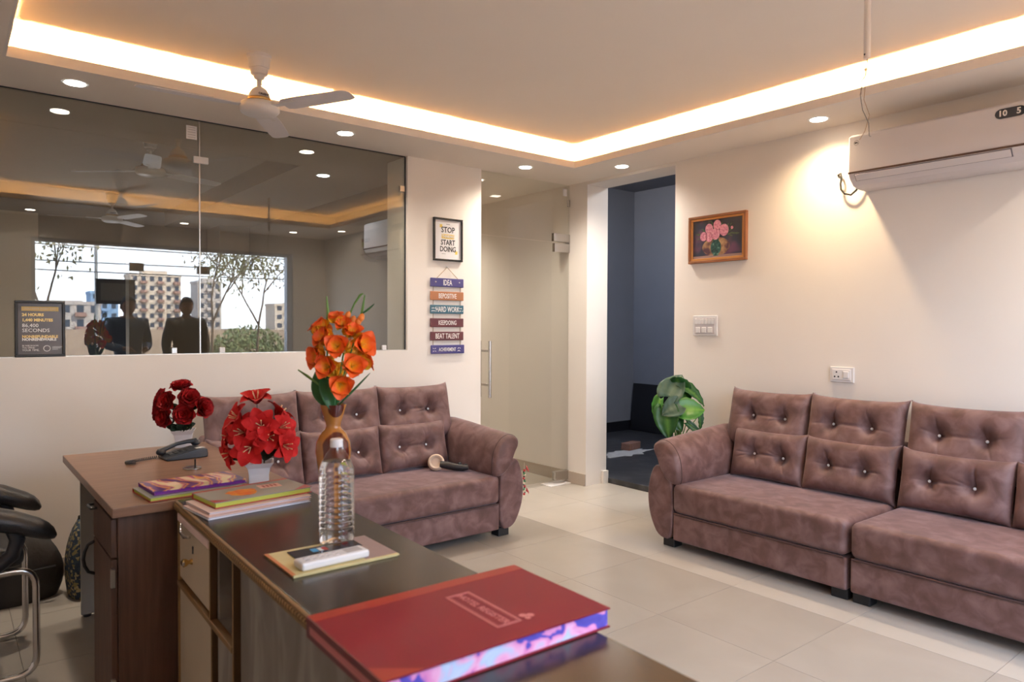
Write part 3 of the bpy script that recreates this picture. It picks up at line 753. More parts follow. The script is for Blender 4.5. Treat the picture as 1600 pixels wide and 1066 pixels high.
b = B(); cdisc(b, .228, .105, .044, -.0135, -.0127, 20, 1.25); b.box(.205, .251, -.0135, -.0127, .15, .172); b.box(.208, .248, -.0135, -.0127, .046, .06); b.build('painted_vase', 'painting_vase', cv)
b = B()
for i in range(34):
    a = random.uniform(-.2, PI+.2); r_ = random.uniform(.07, .15); cx, cz = .235+r_*1.15*math.cos(a), .19+r_*.62*math.sin(a)
    L_ = random.uniform(.012, .028); da, db = math.cos(a)*L_, math.sin(a)*L_
    b.prism([(cx-da, cz-db), (cx+db*.3, cz-da*.3), (cx+da, cz+db), (cx-db*.3, cz+da*.3)], -.0138, -.0134, 'y')
b.build('painted_leaves', 'painting_leaf', cv)
b = B()
for (cx, cz, r_) in ((.172, .240, .033), (.240, .262, .032), (.125, .190, .029), (.172, .182, .030), (.226, .200, .036), (.296, .222, .037), (.360, .232, .010)): cdisc(b, cx, cz, r_, -.0146, -.0137, 14, 1.15)
b.build('painted_flowers', 'painting_pink', cv)

# wall poster on the column
def poster(name, loc, w_, h_, bg, fr, label, cat='poster'):
    o = empty(name, loc, 0, label, cat)
    frame(o, w_, h_, .014, .02, fr)
    return o, B().box(.012, w_-.012, -.008, -.001, .012, h_-.012).build('print', bg, o)
o, pr = poster('framed_poster', (-1.425, 0, 1.858), .262, .322, 'paper', 'frame_black', 'black-framed white poster reading stop thinking start doing')
for s_, z, sz in (('STOP', .233, .060), ('START', .138, .056), ('DOING', .088, .056)):
    text(s_, sz, 'ink', pr, (.131, -.0086, z), FRONT, sx_=.78 if s_ != 'STOP' else .86, bold=.0008)
B().box(.075, .187, -.0086, -.008, .168, .202).build('yellow_block', 'yellow_print', pr)
text('THINKING', .030, 'paper', pr, (.131, -.0092, .185), FRONT, sx_=.74, bold=.0006)
B().box(.115, .147, -.0086, -.008, .276, .279).build('flourish', 'ink', pr)
for x, z in ((.058, .262), (.196, .066)):
    B().box(x, x+.022, -.0086, -.008, z-.012, z+.012).build('quote_mark', 'yellow_print', pr)
B().box(.075, .110, -.0086, -.008, .052, .054).build('underline', 'ink', pr)
# plank sign
o = empty('hanging_plank_sign', (-1.452, -.0, 1.155), 0, 'hanging sign of six small coloured planks on cord', 'sign')
words_ = [('Idea', 'sign_blue', .060), ('BePositive', 'sign_orange', .052), ('Hard Work', 'sign_teal', .056), ('KeepDoing', 'sign_maroon', .048), ('Beat Talent', 'sign_maroon', .056), ('ACHIEVEMENT', 'sign_blue', .038)]
z = .571
for i, (t_, m, sz) in enumerate(words_):
    zc = z-.032-i*.1008
    pl_ = B().box(0 if i < 5 else .006, .300 if i < 5 else .308, -.014, -.006, zc-.033, zc+.033).build('plank', m, o, bevel=.005)
    tt = text(t_.upper() if i < 5 else t_, sz, 'white_print', pl_, (.152, -.0146, zc-.002), FRONT, sx_=.62, bold=.0004)
    if i == 0:
        for x in (.045, .258): B().ball((x, -.015, zc+.004), .006, 8, 5).build('screw', 'white_print', pl_)
    if i in (2, 5):
        b = B()
        for x in ((.02, .04, .028, .262, .276, .285) if i == 2 else (.25, .262, .03, .045)):
            for dz in (-.012, .008): b.rbox(x+random.uniform(-.006, .006), -.0144, zc+dz, .012, .001, .004, (0, random.uniform(-.8, .8), 0))
        b.build('leaf_print', 'white_print', pl_)
for x in (.03, .275):
    B().tube([(x, -.004, z-.02), (x, -.004, z-.54)], .002, 6).build('cord', 'rope', o)
B().tube([(.045, -.012, z-.01), (.150, -.010, .655), (.258, -.012, z-.01)], .0022, 6).build('cord', 'rope', o)
B().ball((.150, -.008, .657), .006, 8, 5).build('nail', 'steel', o)
# poster on the ledge
o, pr = poster('framed_poster', (-3.992, -.0, 1.191), .226, .300, 'poster_grey', 'frame_black', 'black-framed dark poster standing on the ledge reading 24 hours')
o.location.y = .024
B().box(.030, .196, -.0086, -.008, .245, .268).build('yellow_block', 'gold_print', pr)
text('YOU HAVE EVERY DAY', .0145, 'white_print', pr, (.113, -.009, .2565), FRONT, sx_=.95)
for s_, z, sz, m, sx2, bd_ in (('24 HOURS', .224, .021, 'gold_print', 1.0, .0010), ('1,440 MINUTES', .196, .021, 'gold_print', 1.0, .0010), ('86,400', .167, .027, 'white_print', 1.0, 0), ('SECONDS', .141, .027, 'white_print', 1.02, 0), ('NONREFUNDABLE', .108, .0195, 'gold_print', .98, .0008), ('NONRENEWABLE', .093, .0195, 'white_print', .98, .0008), ('BE WISE IN HOW', .060, .011, 'white_print', .85, 0), ('YOU SPEND', .049, .011, 'white_print', .95, 0), ('YOUR TIME.', .036, .015, 'white_print', .95, 0)):
    text(s_, sz, m, pr, (.032, -.0088, z), FRONT, align='LEFT', sx_=sx2, bold=bd_)
bb = B(); n = 20; ring = []
for r_ in (.0165, .0135): ring += [(.142+r_*math.cos(2*PI*i/n), -.0088, .045+r_*math.sin(2*PI*i/n)) for i in range(n)]
bb.add(ring, [(i, (i+1) % n, n+(i+1) % n, n+i) for i in range(n)]); bb.build('clock_print', 'white_print', pr, rn=False)
for z, x1 in ((.052, .212), (.046, .204), (.039, .192)): B().box(.166, x1, -.0088, -.008, z, z+.002).build('printed_line', 'white_print', pr)
# switch boards on the right wall
o = empty('switch_board', (0, -1.298, 1.303), R(-90), 'square white switch board beside the lobby opening', 'switch board')
B().box(0, .208, -.012, 0, 0, .146).build('plate', 'white_plastic', o, bevel=.004)
B().box(.018, .190, -.016, -.011, .014, .130).build('insert', 'lilac_grey', o, bevel=.002)
for i in range(6): B().box(.022+i*.0275, .046+i*.0275, -.019, -.015, .084, .122).build('rocker', 'white_plastic', o, bevel=.002)
for i in range(3): B().box(.030+i*.052, .068+i*.052, -.021, -.015, .022, .062).build('rocker', 'white_plastic', o, bevel=.004)
o = empty('power_socket', (0, -2.328, 1.031), R(-90), 'white power socket with switch above the right sofa', 'socket')
B().box(0, .148, -.010, 0, 0, .094).build('plate', 'white_plastic', o, bevel=.004)
B().box(.016, .130, -.015, -.009, .014, .080).build('insert', 'white_plastic', o, bevel=.003)
for x, z in ((.044, .062), (.033, .034), (.056, .034)):
    b = B(); cdisc(b, x, z, .0052, -.0158, -.0145, 10); b.build('pin_hole', 'ink', o)
B().box(.086, .120, -.021, -.014, .026, .068).build('rocker', 'white_plastic', o, bevel=.004)

# ================================================================== DESK AND COUNTER
dk = empty('desk', (-3.86, -1.905, 0), 0, 'brown wood-grain desk with telephone, in front of the left sofa', 'desk')
B().box(0, .625, 0, 1.225, .728, .760).build('tabletop', 'desk_wood', dk, bevel=.002)
B().box(.065, .60, 1.19, 1.21, .012, .727).build('end_panel', 'panel_grey', dk)
B().box(.57, .588, .40, 1.19, .30, .727).build('modesty_panel', 'panel_grey', dk)
for x in (.09, .55): B().lathe([(.016, 0), (.018, .012)], 12).build('foot', 'black_plastic', dk, loc=(x, 1.20, 0))
pb = B().box(.022, .56, .03, .40, .03, .727).build('pedestal', 'desk_upright_shaded', dk, bevel=.002)
dr = B().box(.003, .021, .045, .395, .585, .715).build('drawer', 'desk_upright_shaded', dk, bevel=.002)
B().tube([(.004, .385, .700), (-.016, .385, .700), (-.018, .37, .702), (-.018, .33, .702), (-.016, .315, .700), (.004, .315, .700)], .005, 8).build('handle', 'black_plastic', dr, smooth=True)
do = B().box(.003, .021, .045, .395, .04, .578).build('door', 'desk_upright_shaded', dk, bevel=.002)
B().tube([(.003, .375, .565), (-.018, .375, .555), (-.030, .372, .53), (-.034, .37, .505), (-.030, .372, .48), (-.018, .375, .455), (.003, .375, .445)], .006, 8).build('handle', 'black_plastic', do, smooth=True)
for z in (.49, .12): B().box(.000, .012, .028, .044, z, z+.06).build('hinge', 'steel', pb)
pk = empty('paper_spike', (-3.476, -1.37, .76), 0, 'chrome dish with black spike on the desk', 'pen stand')
B().lathe([(.028, 0), (.036, .002), (.036, .006), (.028, .009), (.010, .007), (.001, .007)], 24).build('dish', 'chrome', pk, smooth=True)
B().tube([(.012, 0, .006), (.012, 0, .040)], .0035, 8).build('spike', 'black_plastic', pk)

ct = empty('counter', (-3.665, -1.905, 0), R(-1.63), 'dark-topped reception counter with cream drawers and carved brown edging', 'counter')
CW, CL = .425, 3.05  # unseen near end lengthened to block window light from the lower left
B().box(0.004, CW, -CL, 0, .732, .760).build('worktop', 'counter_top', ct, bevel=.0015)
B().box(-.006, .004, -CL, 0, .728, .7598).build('edge_moulding', 'trim_brass', ct, bevel=.003)
nb = B()
for i in range(195): nb.ball((-.007, -.01-i*.0156, .745), .0062, 6, 4, (.6, 1, 1.4))
e_ = nb.build('carved_beads', 'trim_brass', ct); e_['kind'] = 'stuff'
B().box(.02, CW-.01, -.022, -.004, 0, .732).build('side_board', 'counter_panel', ct)
B().box(CW-.03, CW-.012, -CL, -.022, 0, .732).build('front_board', 'counter_panel', ct)
B().box(.02, CW-.03, -.46, -.44, 0, .732).build('divider', 'counter_panel', ct)
B().box(.02, CW-.03, -.68, -.665, 0, .732).build('divider', 'counter_panel', ct)
B().box(.02, CW-.03, -.665, -.022, .478, .494).build('shelf', 'counter_panel', ct)
B().box(.014, .03, -CL, -.69, .02, .730).build('rear_panel', 'counter_panel', ct)
B().box(.014, .03, -.66, -.465, .02, .470).build('rear_panel', 'counter_panel', ct)
d_ = B().box(.004, .022, -.425, -.03, .505, .690).build('drawer', 'counter_cream', ct, bevel=.002)
B().lathe([(.010, 0), (.006, .010), (.012, .018), (.014, .026), (.006, .032)], 14).build('knob', 'gold', d_, smooth=True, loc=(.004, -.20, .600), rot=(0, R(-90), 0))
B().box(-.028, -.020, -.215, -.185, .594, .606).build('knob_face', 'chrome', d_, bevel=.002)
kh = B(); kh.ball((.003, -.215, .648), .007, 8, 5, (.4, 1, 1)); kh.box(.001, .005, -.218, -.212, .630, .648); kh.build('keyhole', 'ink', d_)
rl = B().box(-.004, .02, -.425, -.03, .698, .724).build('drawer_rail', 'notebook_pink', ct, bevel=.003)
B().tube([(-.008, -.10, .70), (-.018, -.14, .685), (-.018, -.19, .68), (-.008, -.22, .685)], .005, 8).build('handle', 'chrome', rl, smooth=True)
cd = B().box(.004, .022, -.445, -.03, .02, .470).build('cupboard_door', 'counter_cream', ct, bevel=.002)
for (y0, y1, z0, z1) in ((-.43, -.44, .47, .73), (-.02, -.028, .0, .73), (-.665, -.675, .0, .73), (-.445, -.455, 0, .478)):
    B().box(-.002, .020, y0, y1, z0, z1).build('edge_strip', 'trim_brass', ct, bevel=.002)
B().box(-.004, .020, -.665, -.02, .474, .492).build('edge_strip', 'trim_brass', ct, bevel=.003)

# ---- telephone
o = empty('telephone', (-3.435, -1.06, .76), R(4), 'black desk telephone with handset and coiled cord on the desk', 'telephone')
b = B(); b.prism([(-.105, 0), (.105, 0), (.108, .02), (.104, .055), (.06, .060), (-.085, .028), (-.108, .012)], -.09, .09, 'y'); b.build('base', 'phone_plastic', o, bevel=.006, seg=3)
for i in range(4):
    for j in range(3): B().rbox(.0-.07+i*.028, -.03+j*.026, .0335+i*.0058, .017, .015, .007, (0, R(-12.5), 0)).build('key', 'black_plastic', o, bevel=.002)
B().rbox(.075, -.045, .0595, .045, .05, .004, (0, R(-3), 0)).build('display', 'grey_print', o, bevel=.001)
hs = B(); P_ = [(-.108, .045), (-.07, .062), (-.02, .084), (.04, .094), (.085, .094)]
hs.tube([(x, .055, z) for x, z in P_], [.018, .015, .013, .014, .018], 12)
hs.ball((-.098, .055, .040), .026, 12, 8, (1, 1, .85)); hs.ball((.082, .055, .082), .026, 12, 8, (1, 1, .85)); hs.build('handset', 'phone_plastic', o, smooth=True)
pts = []
for i in range(260):
    t = i/259; x = -.12-.17*math.sin(t*PI*.72); y = .05-.12*t; a = i*.9
    pts.append((x, y+.009*math.cos(a), .0125+.0085*math.sin(a)))
B().tube(pts, .0026, 5).build('coiled_cord', 'phone_plastic', o, smooth=True)

o.scale = (.84, .72, .68)
# ================================================================== FLOWERS
def orient(b, p, d, roll=0):
    d = Vector(d).normalized(); q = d.to_track_quat('Z', 'Y'); b.M = Matrix.Translation(p) @ q.to_matrix().to_4x4() @ Euler((0, 0, roll)).to_matrix().to_4x4()
def petal(b, L, Wp, a0, a1, az, cup=.2, shape=1.0, nu=7, nv=4, wav=0, tip=.0):
    v = []; t = []; x = z = 0
    for i in range(nu+1):
        s_ = i/nu
        an = a0+(a1-a0)*s_
        if i: x += math.sin(an)*L/nu; z += math.cos(an)*L/nu
        wd = Wp*(math.sin(PI*min(1, s_**shape*.94+.04))**.75)*.5+ (0.0008 if s_ < .99 else 0)
        for j in range(nv+1):
            c = (j/nv)*2-1
            y = c*wd; off = cup*wd*c*c + wav*L*math.sin(s_*9+c*4)*abs(c)
            px = x-math.cos(an)*off; pz = z+math.sin(an)*off
            v.append((px*math.cos(az)-y*math.sin(az), px*math.sin(az)+y*math.cos(az), pz)); t.append(max(.001, s_))
    f = [(i*(nv+1)+j, i*(nv+1)+j+1, (i+1)*(nv+1)+j+1, (i+1)*(nv+1)+j) for i in range(nu) for j in range(nv)]
    b.add(v, f, t)
def lily(p, d, parent, sz=.075, roll=0, name='flower'):
    b = B(); orient(b, p, d, roll)
    for k in range(6): petal(b, sz*1.12, sz*.78, R(20), R(100 if k % 2 else 88), R(60*k+random.uniform(-7, 7)), .35, .85, wav=.03)
    o = b.build(name, 'lily_red', parent, smooth=True, rn=False)
    b = B(); orient(b, p, d, roll)
    for k in range(4):
        a = R(90*k+20); b.tube([(0, 0, .005), (.008*math.cos(a), .008*math.sin(a), .03), (.014*math.cos(a), .014*math.sin(a), sz*.72)], [.0012, .0012, .002], 5)
    b.build('stamens', 'stamen', o)
    return o
def rose(p, d, parent, sz=.036, m='rose_red'):
    b = B(); orient(b, p, d, random.uniform(0, 6))
    for ring, (n, L_, w_, a0, a1) in enumerate(((3, .7, 1.1, 0, 12), (4, .8, 1.3, 10, 35), (5, .9, 1.5, 25, 65), (6, .95, 1.6, 40, 100))):
        for k in range(n): petal(b, sz*L_, sz*w_, R(a0), R(a1), R(360/n*k+ring*31+random.uniform(-9, 9)), .55, .55, 5, 4, wav=.05)
    return b.build('flower', m, parent, smooth=True, rn=False)
def leafblade(p, d, L, w_, parent, m, droop=25, name='leaf', roll=0, shape=.9, cup=.25, wav=.0, nu=8, nv=4):
    b = B(); orient(b, p, d, roll); petal(b, L, w_, R(-droop*.2), R(droop), 0, cup, shape, nu, nv, wav)
    return b.build(name, m, parent, smooth=True, rn=False, solid=.0006)
def flare_pot(parent, h=.082, a=.036, c=.053):
    prof = [(a*.98, 0), (a, .004), (a*1.0, h*.45), (a*1.12, h*.75), (c, h*.985), (c, h), (c*.93, h), (a*.92, h*.6), (a*.9, h*.3)]
    b = B(); v = []; f = []
    for r_, z in prof: v += [(r_, r_, z), (-r_, r_, z), (-r_, -r_, z), (r_, -r_, z)]
    for j in range(len(prof)-1):
        for i in range(4): f.append((4*j+i, 4*j+(i+1) % 4, 4*j+4+(i+1) % 4, 4*j+4+i))
    f.append((3, 2, 1, 0)); e = 4*(len(prof)-1); f.append((e, e+1, e+2, e+3))
    b.M = Euler((0, 0, R(-20))).to_matrix().to_4x4(); b.add(v, f)
    b.build('pot', 'pot_white', parent, bevel=.002)
# camera-facing horizontal frame of each bouquet: right vector of the view is only used to lay blooms as seen
rx = Vector((.78, -.625, 0)); fy = Vector((-.625, -.78, 0))
def at(u, w_, z): v_ = rx*u+fy*w_; return (v_.x, v_.y, z)
lp = empty('potted_lilies', (-3.345, -1.80, .76), 0, 'red artificial lilies in a white square pot at the desk corner', 'flowers')
flare_pot(lp)
LIL = [(0.0, .02, .305, (.0, .35, 1), .082), (-.055, .03, .245, (-.8, .7, .6), .080), (.03, .06, .225, (.25, 1, .3), .086), (-.088, .02, .175, (-1, .6, .1), .075), (-.002, .075, .150, (.05, 1, -.05), .088),
       (.080, .02, .21, (1, .4, .4), .080), (.098, .04, .150, (1, .6, .0), .080), (-.03, .06, .20, (-.4, 1, .2), .078), (.055, -.03, .25, (.6, -.3, .8), .078), (-.05, -.04, .20, (-.6, -.7, .5), .075), (-.075, .04, .125, (-.9, .8, -.3), .078), (.055, .06, .185, (.6, 1, .1), .078)]
for (u, w_, z, d, s_) in LIL:
    p = at(u, w_, z); dd = rx*d[0]+fy*d[1]+Vector((0, 0, d[2]))
    lily(p, dd, lp, s_*.86, random.uniform(0, 1))
    B().tube([(random.uniform(-.02, .02), random.uniform(-.02, .02), .04), (p[0]*.3, p[1]*.3, .13), (p[0]*.9, p[1]*.9, z-.01), p], .0014, 5).build('stem', 'stem_dark', lp)
for (u, z, L_) in ((.095, .115, .09), (-.08, .10, .07), (.03, .10, .06), (-.02, .105, .06), (.085, .145, .085), (-.06, .13, .07), (.05, .13, .06), (-.03, .20, .06), (.02, .12, .06)):
    leafblade(at(u*.5, .01, z), (rx*u*8+Vector((0, 0, .1))+fy*.2), L_, .035, lp, 'dark_leaf', 40)
rp = empty('potted_roses', (-3.358, -.76, .76), 0, 'red artificial roses in a white pot behind the telephone', 'flowers')
flare_pot(rp, .085)
RO = [(.0, .02, .285, (0, .3, 1)), (-.045, .05, .225, (-.4, 1, .3)), (.045, .04, .24, (.5, .8, .5)), (-.085, .02, .235, (-1, .4, .4)), (.035, .06, .17, (.2, 1, .1)), (-.055, .05, .155, (-.5, 1, .0)), (.095, .02, .195, (1, .4, .2)), (-.095, .02, .18, (-1, .5, .1)), (.0, -.05, .23, (.1, -1, .5))]
for (u, w_, z, d) in RO:
    p = at(u, w_, z); dd = rx*d[0]+fy*d[1]+Vector((0, 0, d[2])); rose(p, dd, rp, .062)
    B().tube([(0, 0, .05), (p[0]*.4, p[1]*.4, .13), p], .0015, 5).build('stem', 'stem_dark', rp)
for k in range(22):
    a = k*2.4; u = random.uniform(-.07, .07)
    leafblade(at(u*.5, .03*math.sin(a), random.choice((.09, .1, .13, .19))), rx*math.cos(a)+fy*(abs(math.sin(a))+.1)+Vector((0, 0, .35)), .06, .032, rp, 'dark_leaf', 50)

vz = empty('flower_vase', (-3.27, -2.30, .76), 0, 'glossy two-tone wooden vase with orange artificial flowers on the counter', 'vase')
B().lathe([(.030, 0), (.036, .004), (.038, .03), (.046, .09), (.056, .15), (.0585, .185), (.055, .215), (.042, .243), (.027, .258), (.0235, .268), (.026, .28), (.034, .305), (.043, .337), (.043, .340), (.040, .340), (.030, .31), (.018, .27)], 40).build('vase_body', 'vase_wood', vz, smooth=True)
GL = []
def bloom(u, w_, z, d, s_):
    p = at(u*1.05+.006, w_, z+.012); dd = rx*d[0]+fy*d[1]+Vector((0, 0, d[2]))
    b = B(); orient(b, p, dd, random.uniform(0, 1))
    for k in range(3): petal(b, s_*1.15, s_*1.35, R(16), R(66), R(120*k+random.uniform(-8, 8)), .5, .6, 7, 5, wav=.04)
    for k in range(3): petal(b, s_*1.05, s_*1.25, R(10), R(48), R(60+120*k), .55, .6, 7, 5, wav=.04)
    o = b.build('flower', 'orange_petal', vz, smooth=True, rn=False)
    q = B(); orient(q, p, dd)
    for k in range(3):
        a = R(120*k); q.tube([(0, 0, .004), (.006*math.cos(a), .006*math.sin(a), s_*.6)], .0013, 5)
    q.build('stamens', 'yellow_print', o)
    GL.append(p)
for a in ((.03, .05, .40, (.25, 1, -.1), .058), (.062, .05, .455, (.5, 1, .25), .058), (.0, .05, .455, (-.3, 1, .1), .056), (-.028, .03, .485, (-.7, .8, .1), .056), (.02, .05, .52, (.1, 1, .2), .056),
          (-.012, .03, .54, (-.6, .8, .5), .054), (.078, .03, .525, (.9, .8, .2), .062), (.055, .02, .555, (.3, .7, .8), .048), (-.03, .01, .57, (-.7, .3, .8), .050), (.03, -.02, .50, (.2, -1, .3), .054), (.0, -.02, .43, (-.3, -1, .1), .054), (.075, -.01, .47, (1, -.2, .2), .05), (.035, .03, .585, (.0, .8, .6), .04), (.012, .03, .60, (-.1, .5, 1), .038)): bloom(*a)
for (u, z, tx) in ((.05, .635, .4), (.068, .620, .3), (.085, .615, .5), (.095, .628, .4), (-.025, .600, -.2), (-.01, .592, .0), (.06, .60, .2), (.088, .59, .7), (.043, .612, -.1)):
    b = B(); orient(b, at(u, .01, z), rx*tx+Vector((0, 0, 1))); b.lathe([(.001, -.016), (.008, -.010), (.011, 0), (.008, .011), (.001, .017)], 10)
    b.build('bud', 'bud_orange', vz, smooth=True)
for P_ in ([(.0, 0, .30), (-.01, 0, .40), (-.02, 0, .5), (-.022, 0, .60), (-.018, 0, .65), (-.022, .0, .70)], [(.0, 0, .30), (.02, 0, .42), (.04, 0, .55), (.055, 0, .64), (.07, 0, .675), (.09, 0, .705), (.10, 0, .71)], [(.0, 0, .30), (.03, 0, .42), (.07, 0, .55), (.088, 0, .62), (.098, 0, .66), (.105, 0, .705)], [(0, 0, .3), (-.02, .01, .36), (-.045, .01, .405), (-.085, .01, .435), (-.115, .01, .455)]):
    B().tube([at(*p) for p in P_], [.003]*(len(P_)-2)+[.0045, .002], 6).build('stem', 'stem_green', vz, smooth=True)
for (p, d, L_, w_, dr_) in ((at(.01, 0, .33), (.75, .2, .8), .17, .035, -5), (at(.09, .0, .64), (.8, .1, .55), .06, .014, 5)):
    leafblade(p, rx*d[0]+fy*d[1]+Vector((0, 0, d[2])), L_, w_, vz, 'leaf_vase', dr_, roll=random.uniform(1.2, 1.9), nu=12, nv=6)

def facing_leaf(par, p, head, nrm, L_, w_, m, fold=.25, bend=20, sharp=.75):
    n1 = Vector(nrm).normalized(); h1 = Vector(head); h1 = (h1-n1*h1.dot(n1)).normalized(); s1 = n1.cross(h1); b = B(); v = []; t = []; x = z_ = 0; nu, nv = 12, 8
    for i in range(nu+1):
        s_ = i/nu; an = R(90)+R(bend)*(s_-.2)
        if i: x += math.sin(an)*L_/nu; z_ += math.cos(an)*L_/nu
        wd = w_*.5*(math.sin(PI*(s_*.96+.03))**sharp)
        for j in range(nv+1):
            c = j/nv*2-1; v.append((x, c*wd, z_+abs(c)*wd*fold)); t.append(max(.001, abs(c)))
    b.add(v, [(i*(nv+1)+j, i*(nv+1)+j+1, (i+1)*(nv+1)+j+1, (i+1)*(nv+1)+j) for i in range(nu) for j in range(nv)], t)
    o = b.build('leaf', m, par, smooth=True, rn=False, solid=.0006)
    o.matrix_local = Matrix(((h1.x, s1.x, n1.x, p[0]), (h1.y, s1.y, n1.y, p[1]), (h1.z, s1.z, n1.z, p[2]), (0, 0, 0, 1)))
facing_leaf(vz, at(.005, .02, .325), rx*-.55+Vector((0, 0, 1)), fy+rx*-.2+Vector((0, 0, .2)), .165, .085, 'leaf_vase', bend=25)
facing_leaf(vz, at(.005, .035, .325), rx*-.30+Vector((0, 0, 1)), fy+rx*.5, .125, .050, 'leaf_vase')
facing_leaf(vz, at(.0, .03, .33), rx*.5+Vector((0, 0, 1)), fy+rx*.3, .11, .035, 'leaf_vase')

# water bottle
bt = empty('water_bottle', (-3.444, -2.70, .76), R(20), 'clear ribbed plastic water bottle with white cap on the counter', 'bottle')
prof = [(.030, .002), (.043, .003), (.046, .012)]
for k in range(11):
    z = .020+k*.0155; prof += [(.0465, z), (.0465, z+.009), (.0450, z+.0115), (.0450, z+.014)]
prof += [(.0465, .195), (.0455, .205), (.038, .228), (.026, .250), (.0165, .264), (.0145, .268), (.0145, .272)]
prof = [(r_*.93, z) for r_, z in prof]
B().lathe(prof, 36, sq=3.2).build('bottle_body', 'pet', bt, smooth=True)
ip = [(r_-.0022, z+.002) for r_, z in prof if z < .235]
B().lathe(ip, 36, sq=3.2).build('water', 'water', bt, smooth=True)
cp = B(); cp.lathe([(.0165, .268), (.0170, .270), (.0170, .288), (.0155, .291)], 24); cp.build('cap', 'white_plastic', bt, bevel=.001)

# ================================================================== BOOKS AND PAPERS
def book(name, w_, d_, h_, loc, rz, cover, pages, label, ct_=.003, spine=None, group=None, cat='book'):
    """x long side, y short side; pages between two boards, spine on the far long side"""
    o = empty(name, loc, rz, label, cat, group)
    B().box(0, w_, 0, d_, 0, ct_).build('back_cover', cover if isinstance(cover, str) else cover[1], o, bevel=.0008)
    B().box(.004, w_-.004, .004, d_-.001, ct_, h_-ct_).build('pages', pages, o)
    top = B().box(0, w_, 0, d_, h_-ct_, h_).build('front_cover', cover if isinstance(cover, str) else cover[0], o, bevel=.0008)
    B().box(0, w_, d_-.002, d_+.002, 0, h_).build('spine', spine or (cover if isinstance(cover, str) else cover[1]), o, bevel=.001)
    return o, top
# register
o, top = book('register', .500, .318, .040, (-3.752, -3.535, .7605), R(-1.6), 'register_red', 'marbled_pages', 'large red hardbound hotel register in the foreground', .0035, 'register_orange')
B().box(0.0, .500, .285, .318, .0400, .0404).build('spine_cloth', 'register_orange', top)
b = B(); b.prism([(0, 0), (.075, 0), (0, .055)], .0400, .0404, 'z'); b.build('corner_cloth', 'register_orange', top)
B().box(-.003, .0, 0, .318, 0, .040).build('side_band', 'register_spine', o, bevel=.001)
B().box(-.0035, -.003, .02, .30, .012, .026).build('side_print', 'register_print', o)
def frame_xy(x0, x1, y0, y1, t_, z, nm, m, par):
    B().box(x0, x1, y0, y0+t_, z, z+.0004).box(x0, x1, y1-t_, y1, z, z+.0004).box(x0, x0+t_, y0, y1, z, z+.0004).box(x1-t_, x1, y0, y1, z, z+.0004).build(nm, m, par)
frame_xy(.262, .320, .055, .240, .004, .0401, 'title_border', 'register_print', top)
frame_xy(.268, .314, .061, .234, .0015, .0401, 'title_border', 'register_print', top)
text('HOTEL REGISTER', .0225, 'register_print', top, (.291, .1475, .0404), (0, 0, R(-90)), 'title_letters', ext=.0003, sx_=.98, bold=.0003)
b = B()
for (x, y, r_) in ((.335, .073, .008), (.348, .066, .008), (.336, .058, .006)): b.M = Matrix.Translation((x, y, .0402)); b.lathe([(.001, 0), (r_, 0), (r_, .0005), (.001, .0005)], 14)
b.build('emblem', 'register_print', top)
# stack on the far end of the counter
z = .7605
o, top = book('notebook', .345, .205, .010, (-3.655, -2.245, z), R(6), ('notebook_pink', 'pages_white'), 'pages_white', 'white notebook at the bottom of the counter stack')
z += .0105
o, top = book('notebook', .345, .200, .010, (-3.648, -2.228, z), R(5), ('notebook_pink', 'notebook_pink'), 'pages_white', 'pinkish notebook in the middle of the counter stack')
z += .0105
o, top = book('ledger_book', .335, .190, .020, (-3.622, -2.200, z), R(6), ('cover_grey', 'cover_red'), 'pages_lime', 'grey-covered ledger with red corners topping the counter stack')
for P_ in ([(0, 0), (.055, 0), (0, .045)], [(.335, 0), (.27, 0), (.335, .05)], [(0, .175), (.335, .175), (.335, .19), (0, .19)]):
    b = B(); b.prism(P_, .0200, .0204, 'z'); b.build('corner_cloth', 'cover_red', top)
b = B(); pts = [(.125+random.uniform(.75, 1.1)*.055*math.cos(2*PI*i/18), .085+random.uniform(.7, 1.1)*.05*math.sin(2*PI*i/18)) for i in range(18)]
b.prism(pts, .0200, .0204, 'z'); b.build('cover_motif', 'cover_orange', top)
B().rbox(.235, .115, .0202, .075, .055, .0005, (0, 0, R(-8))).build('cover_label', 'label_pink', top)
b = B()
for i in range(4): b.rbox(.235+(i-1.5)*.014, .115, .0206, .008, .03, .0003, (0, 0, R(-8)))
b.build('label_print', 'cover_red', top)
# pair on the desk
o, top = book('ledger_book', .315, .205, .016, (-3.745, -1.890, .7605), R(4), ('cover_grey', 'cover_red'), 'pages_lime', 'red and yellow ledger under the purple book on the desk')
o, top = book('ledger_book', .320, .195, .014, (-3.728, -1.868, .777), R(3), ('cover_swirl', 'cover_purple'), 'cover_purple', 'purple and orange swirl-covered book on the desk corner')
B().rbox(.085, .095, .0142, .045, .05, .0005, (0, 0, R(5))).build('cover_label', 'label_cream', top)
B().rbox(.165, .12, .0142, .022, .12, .0005, (0, 0, R(20))).build('cover_band', 'label_cream', top)
b = B()
for i in range(3): b.rbox(.225+i*.022, .12, .0143, .010, .07, .0005, (0, 0, R(12)))
b.build('cover_letters', 'label_pink', top)
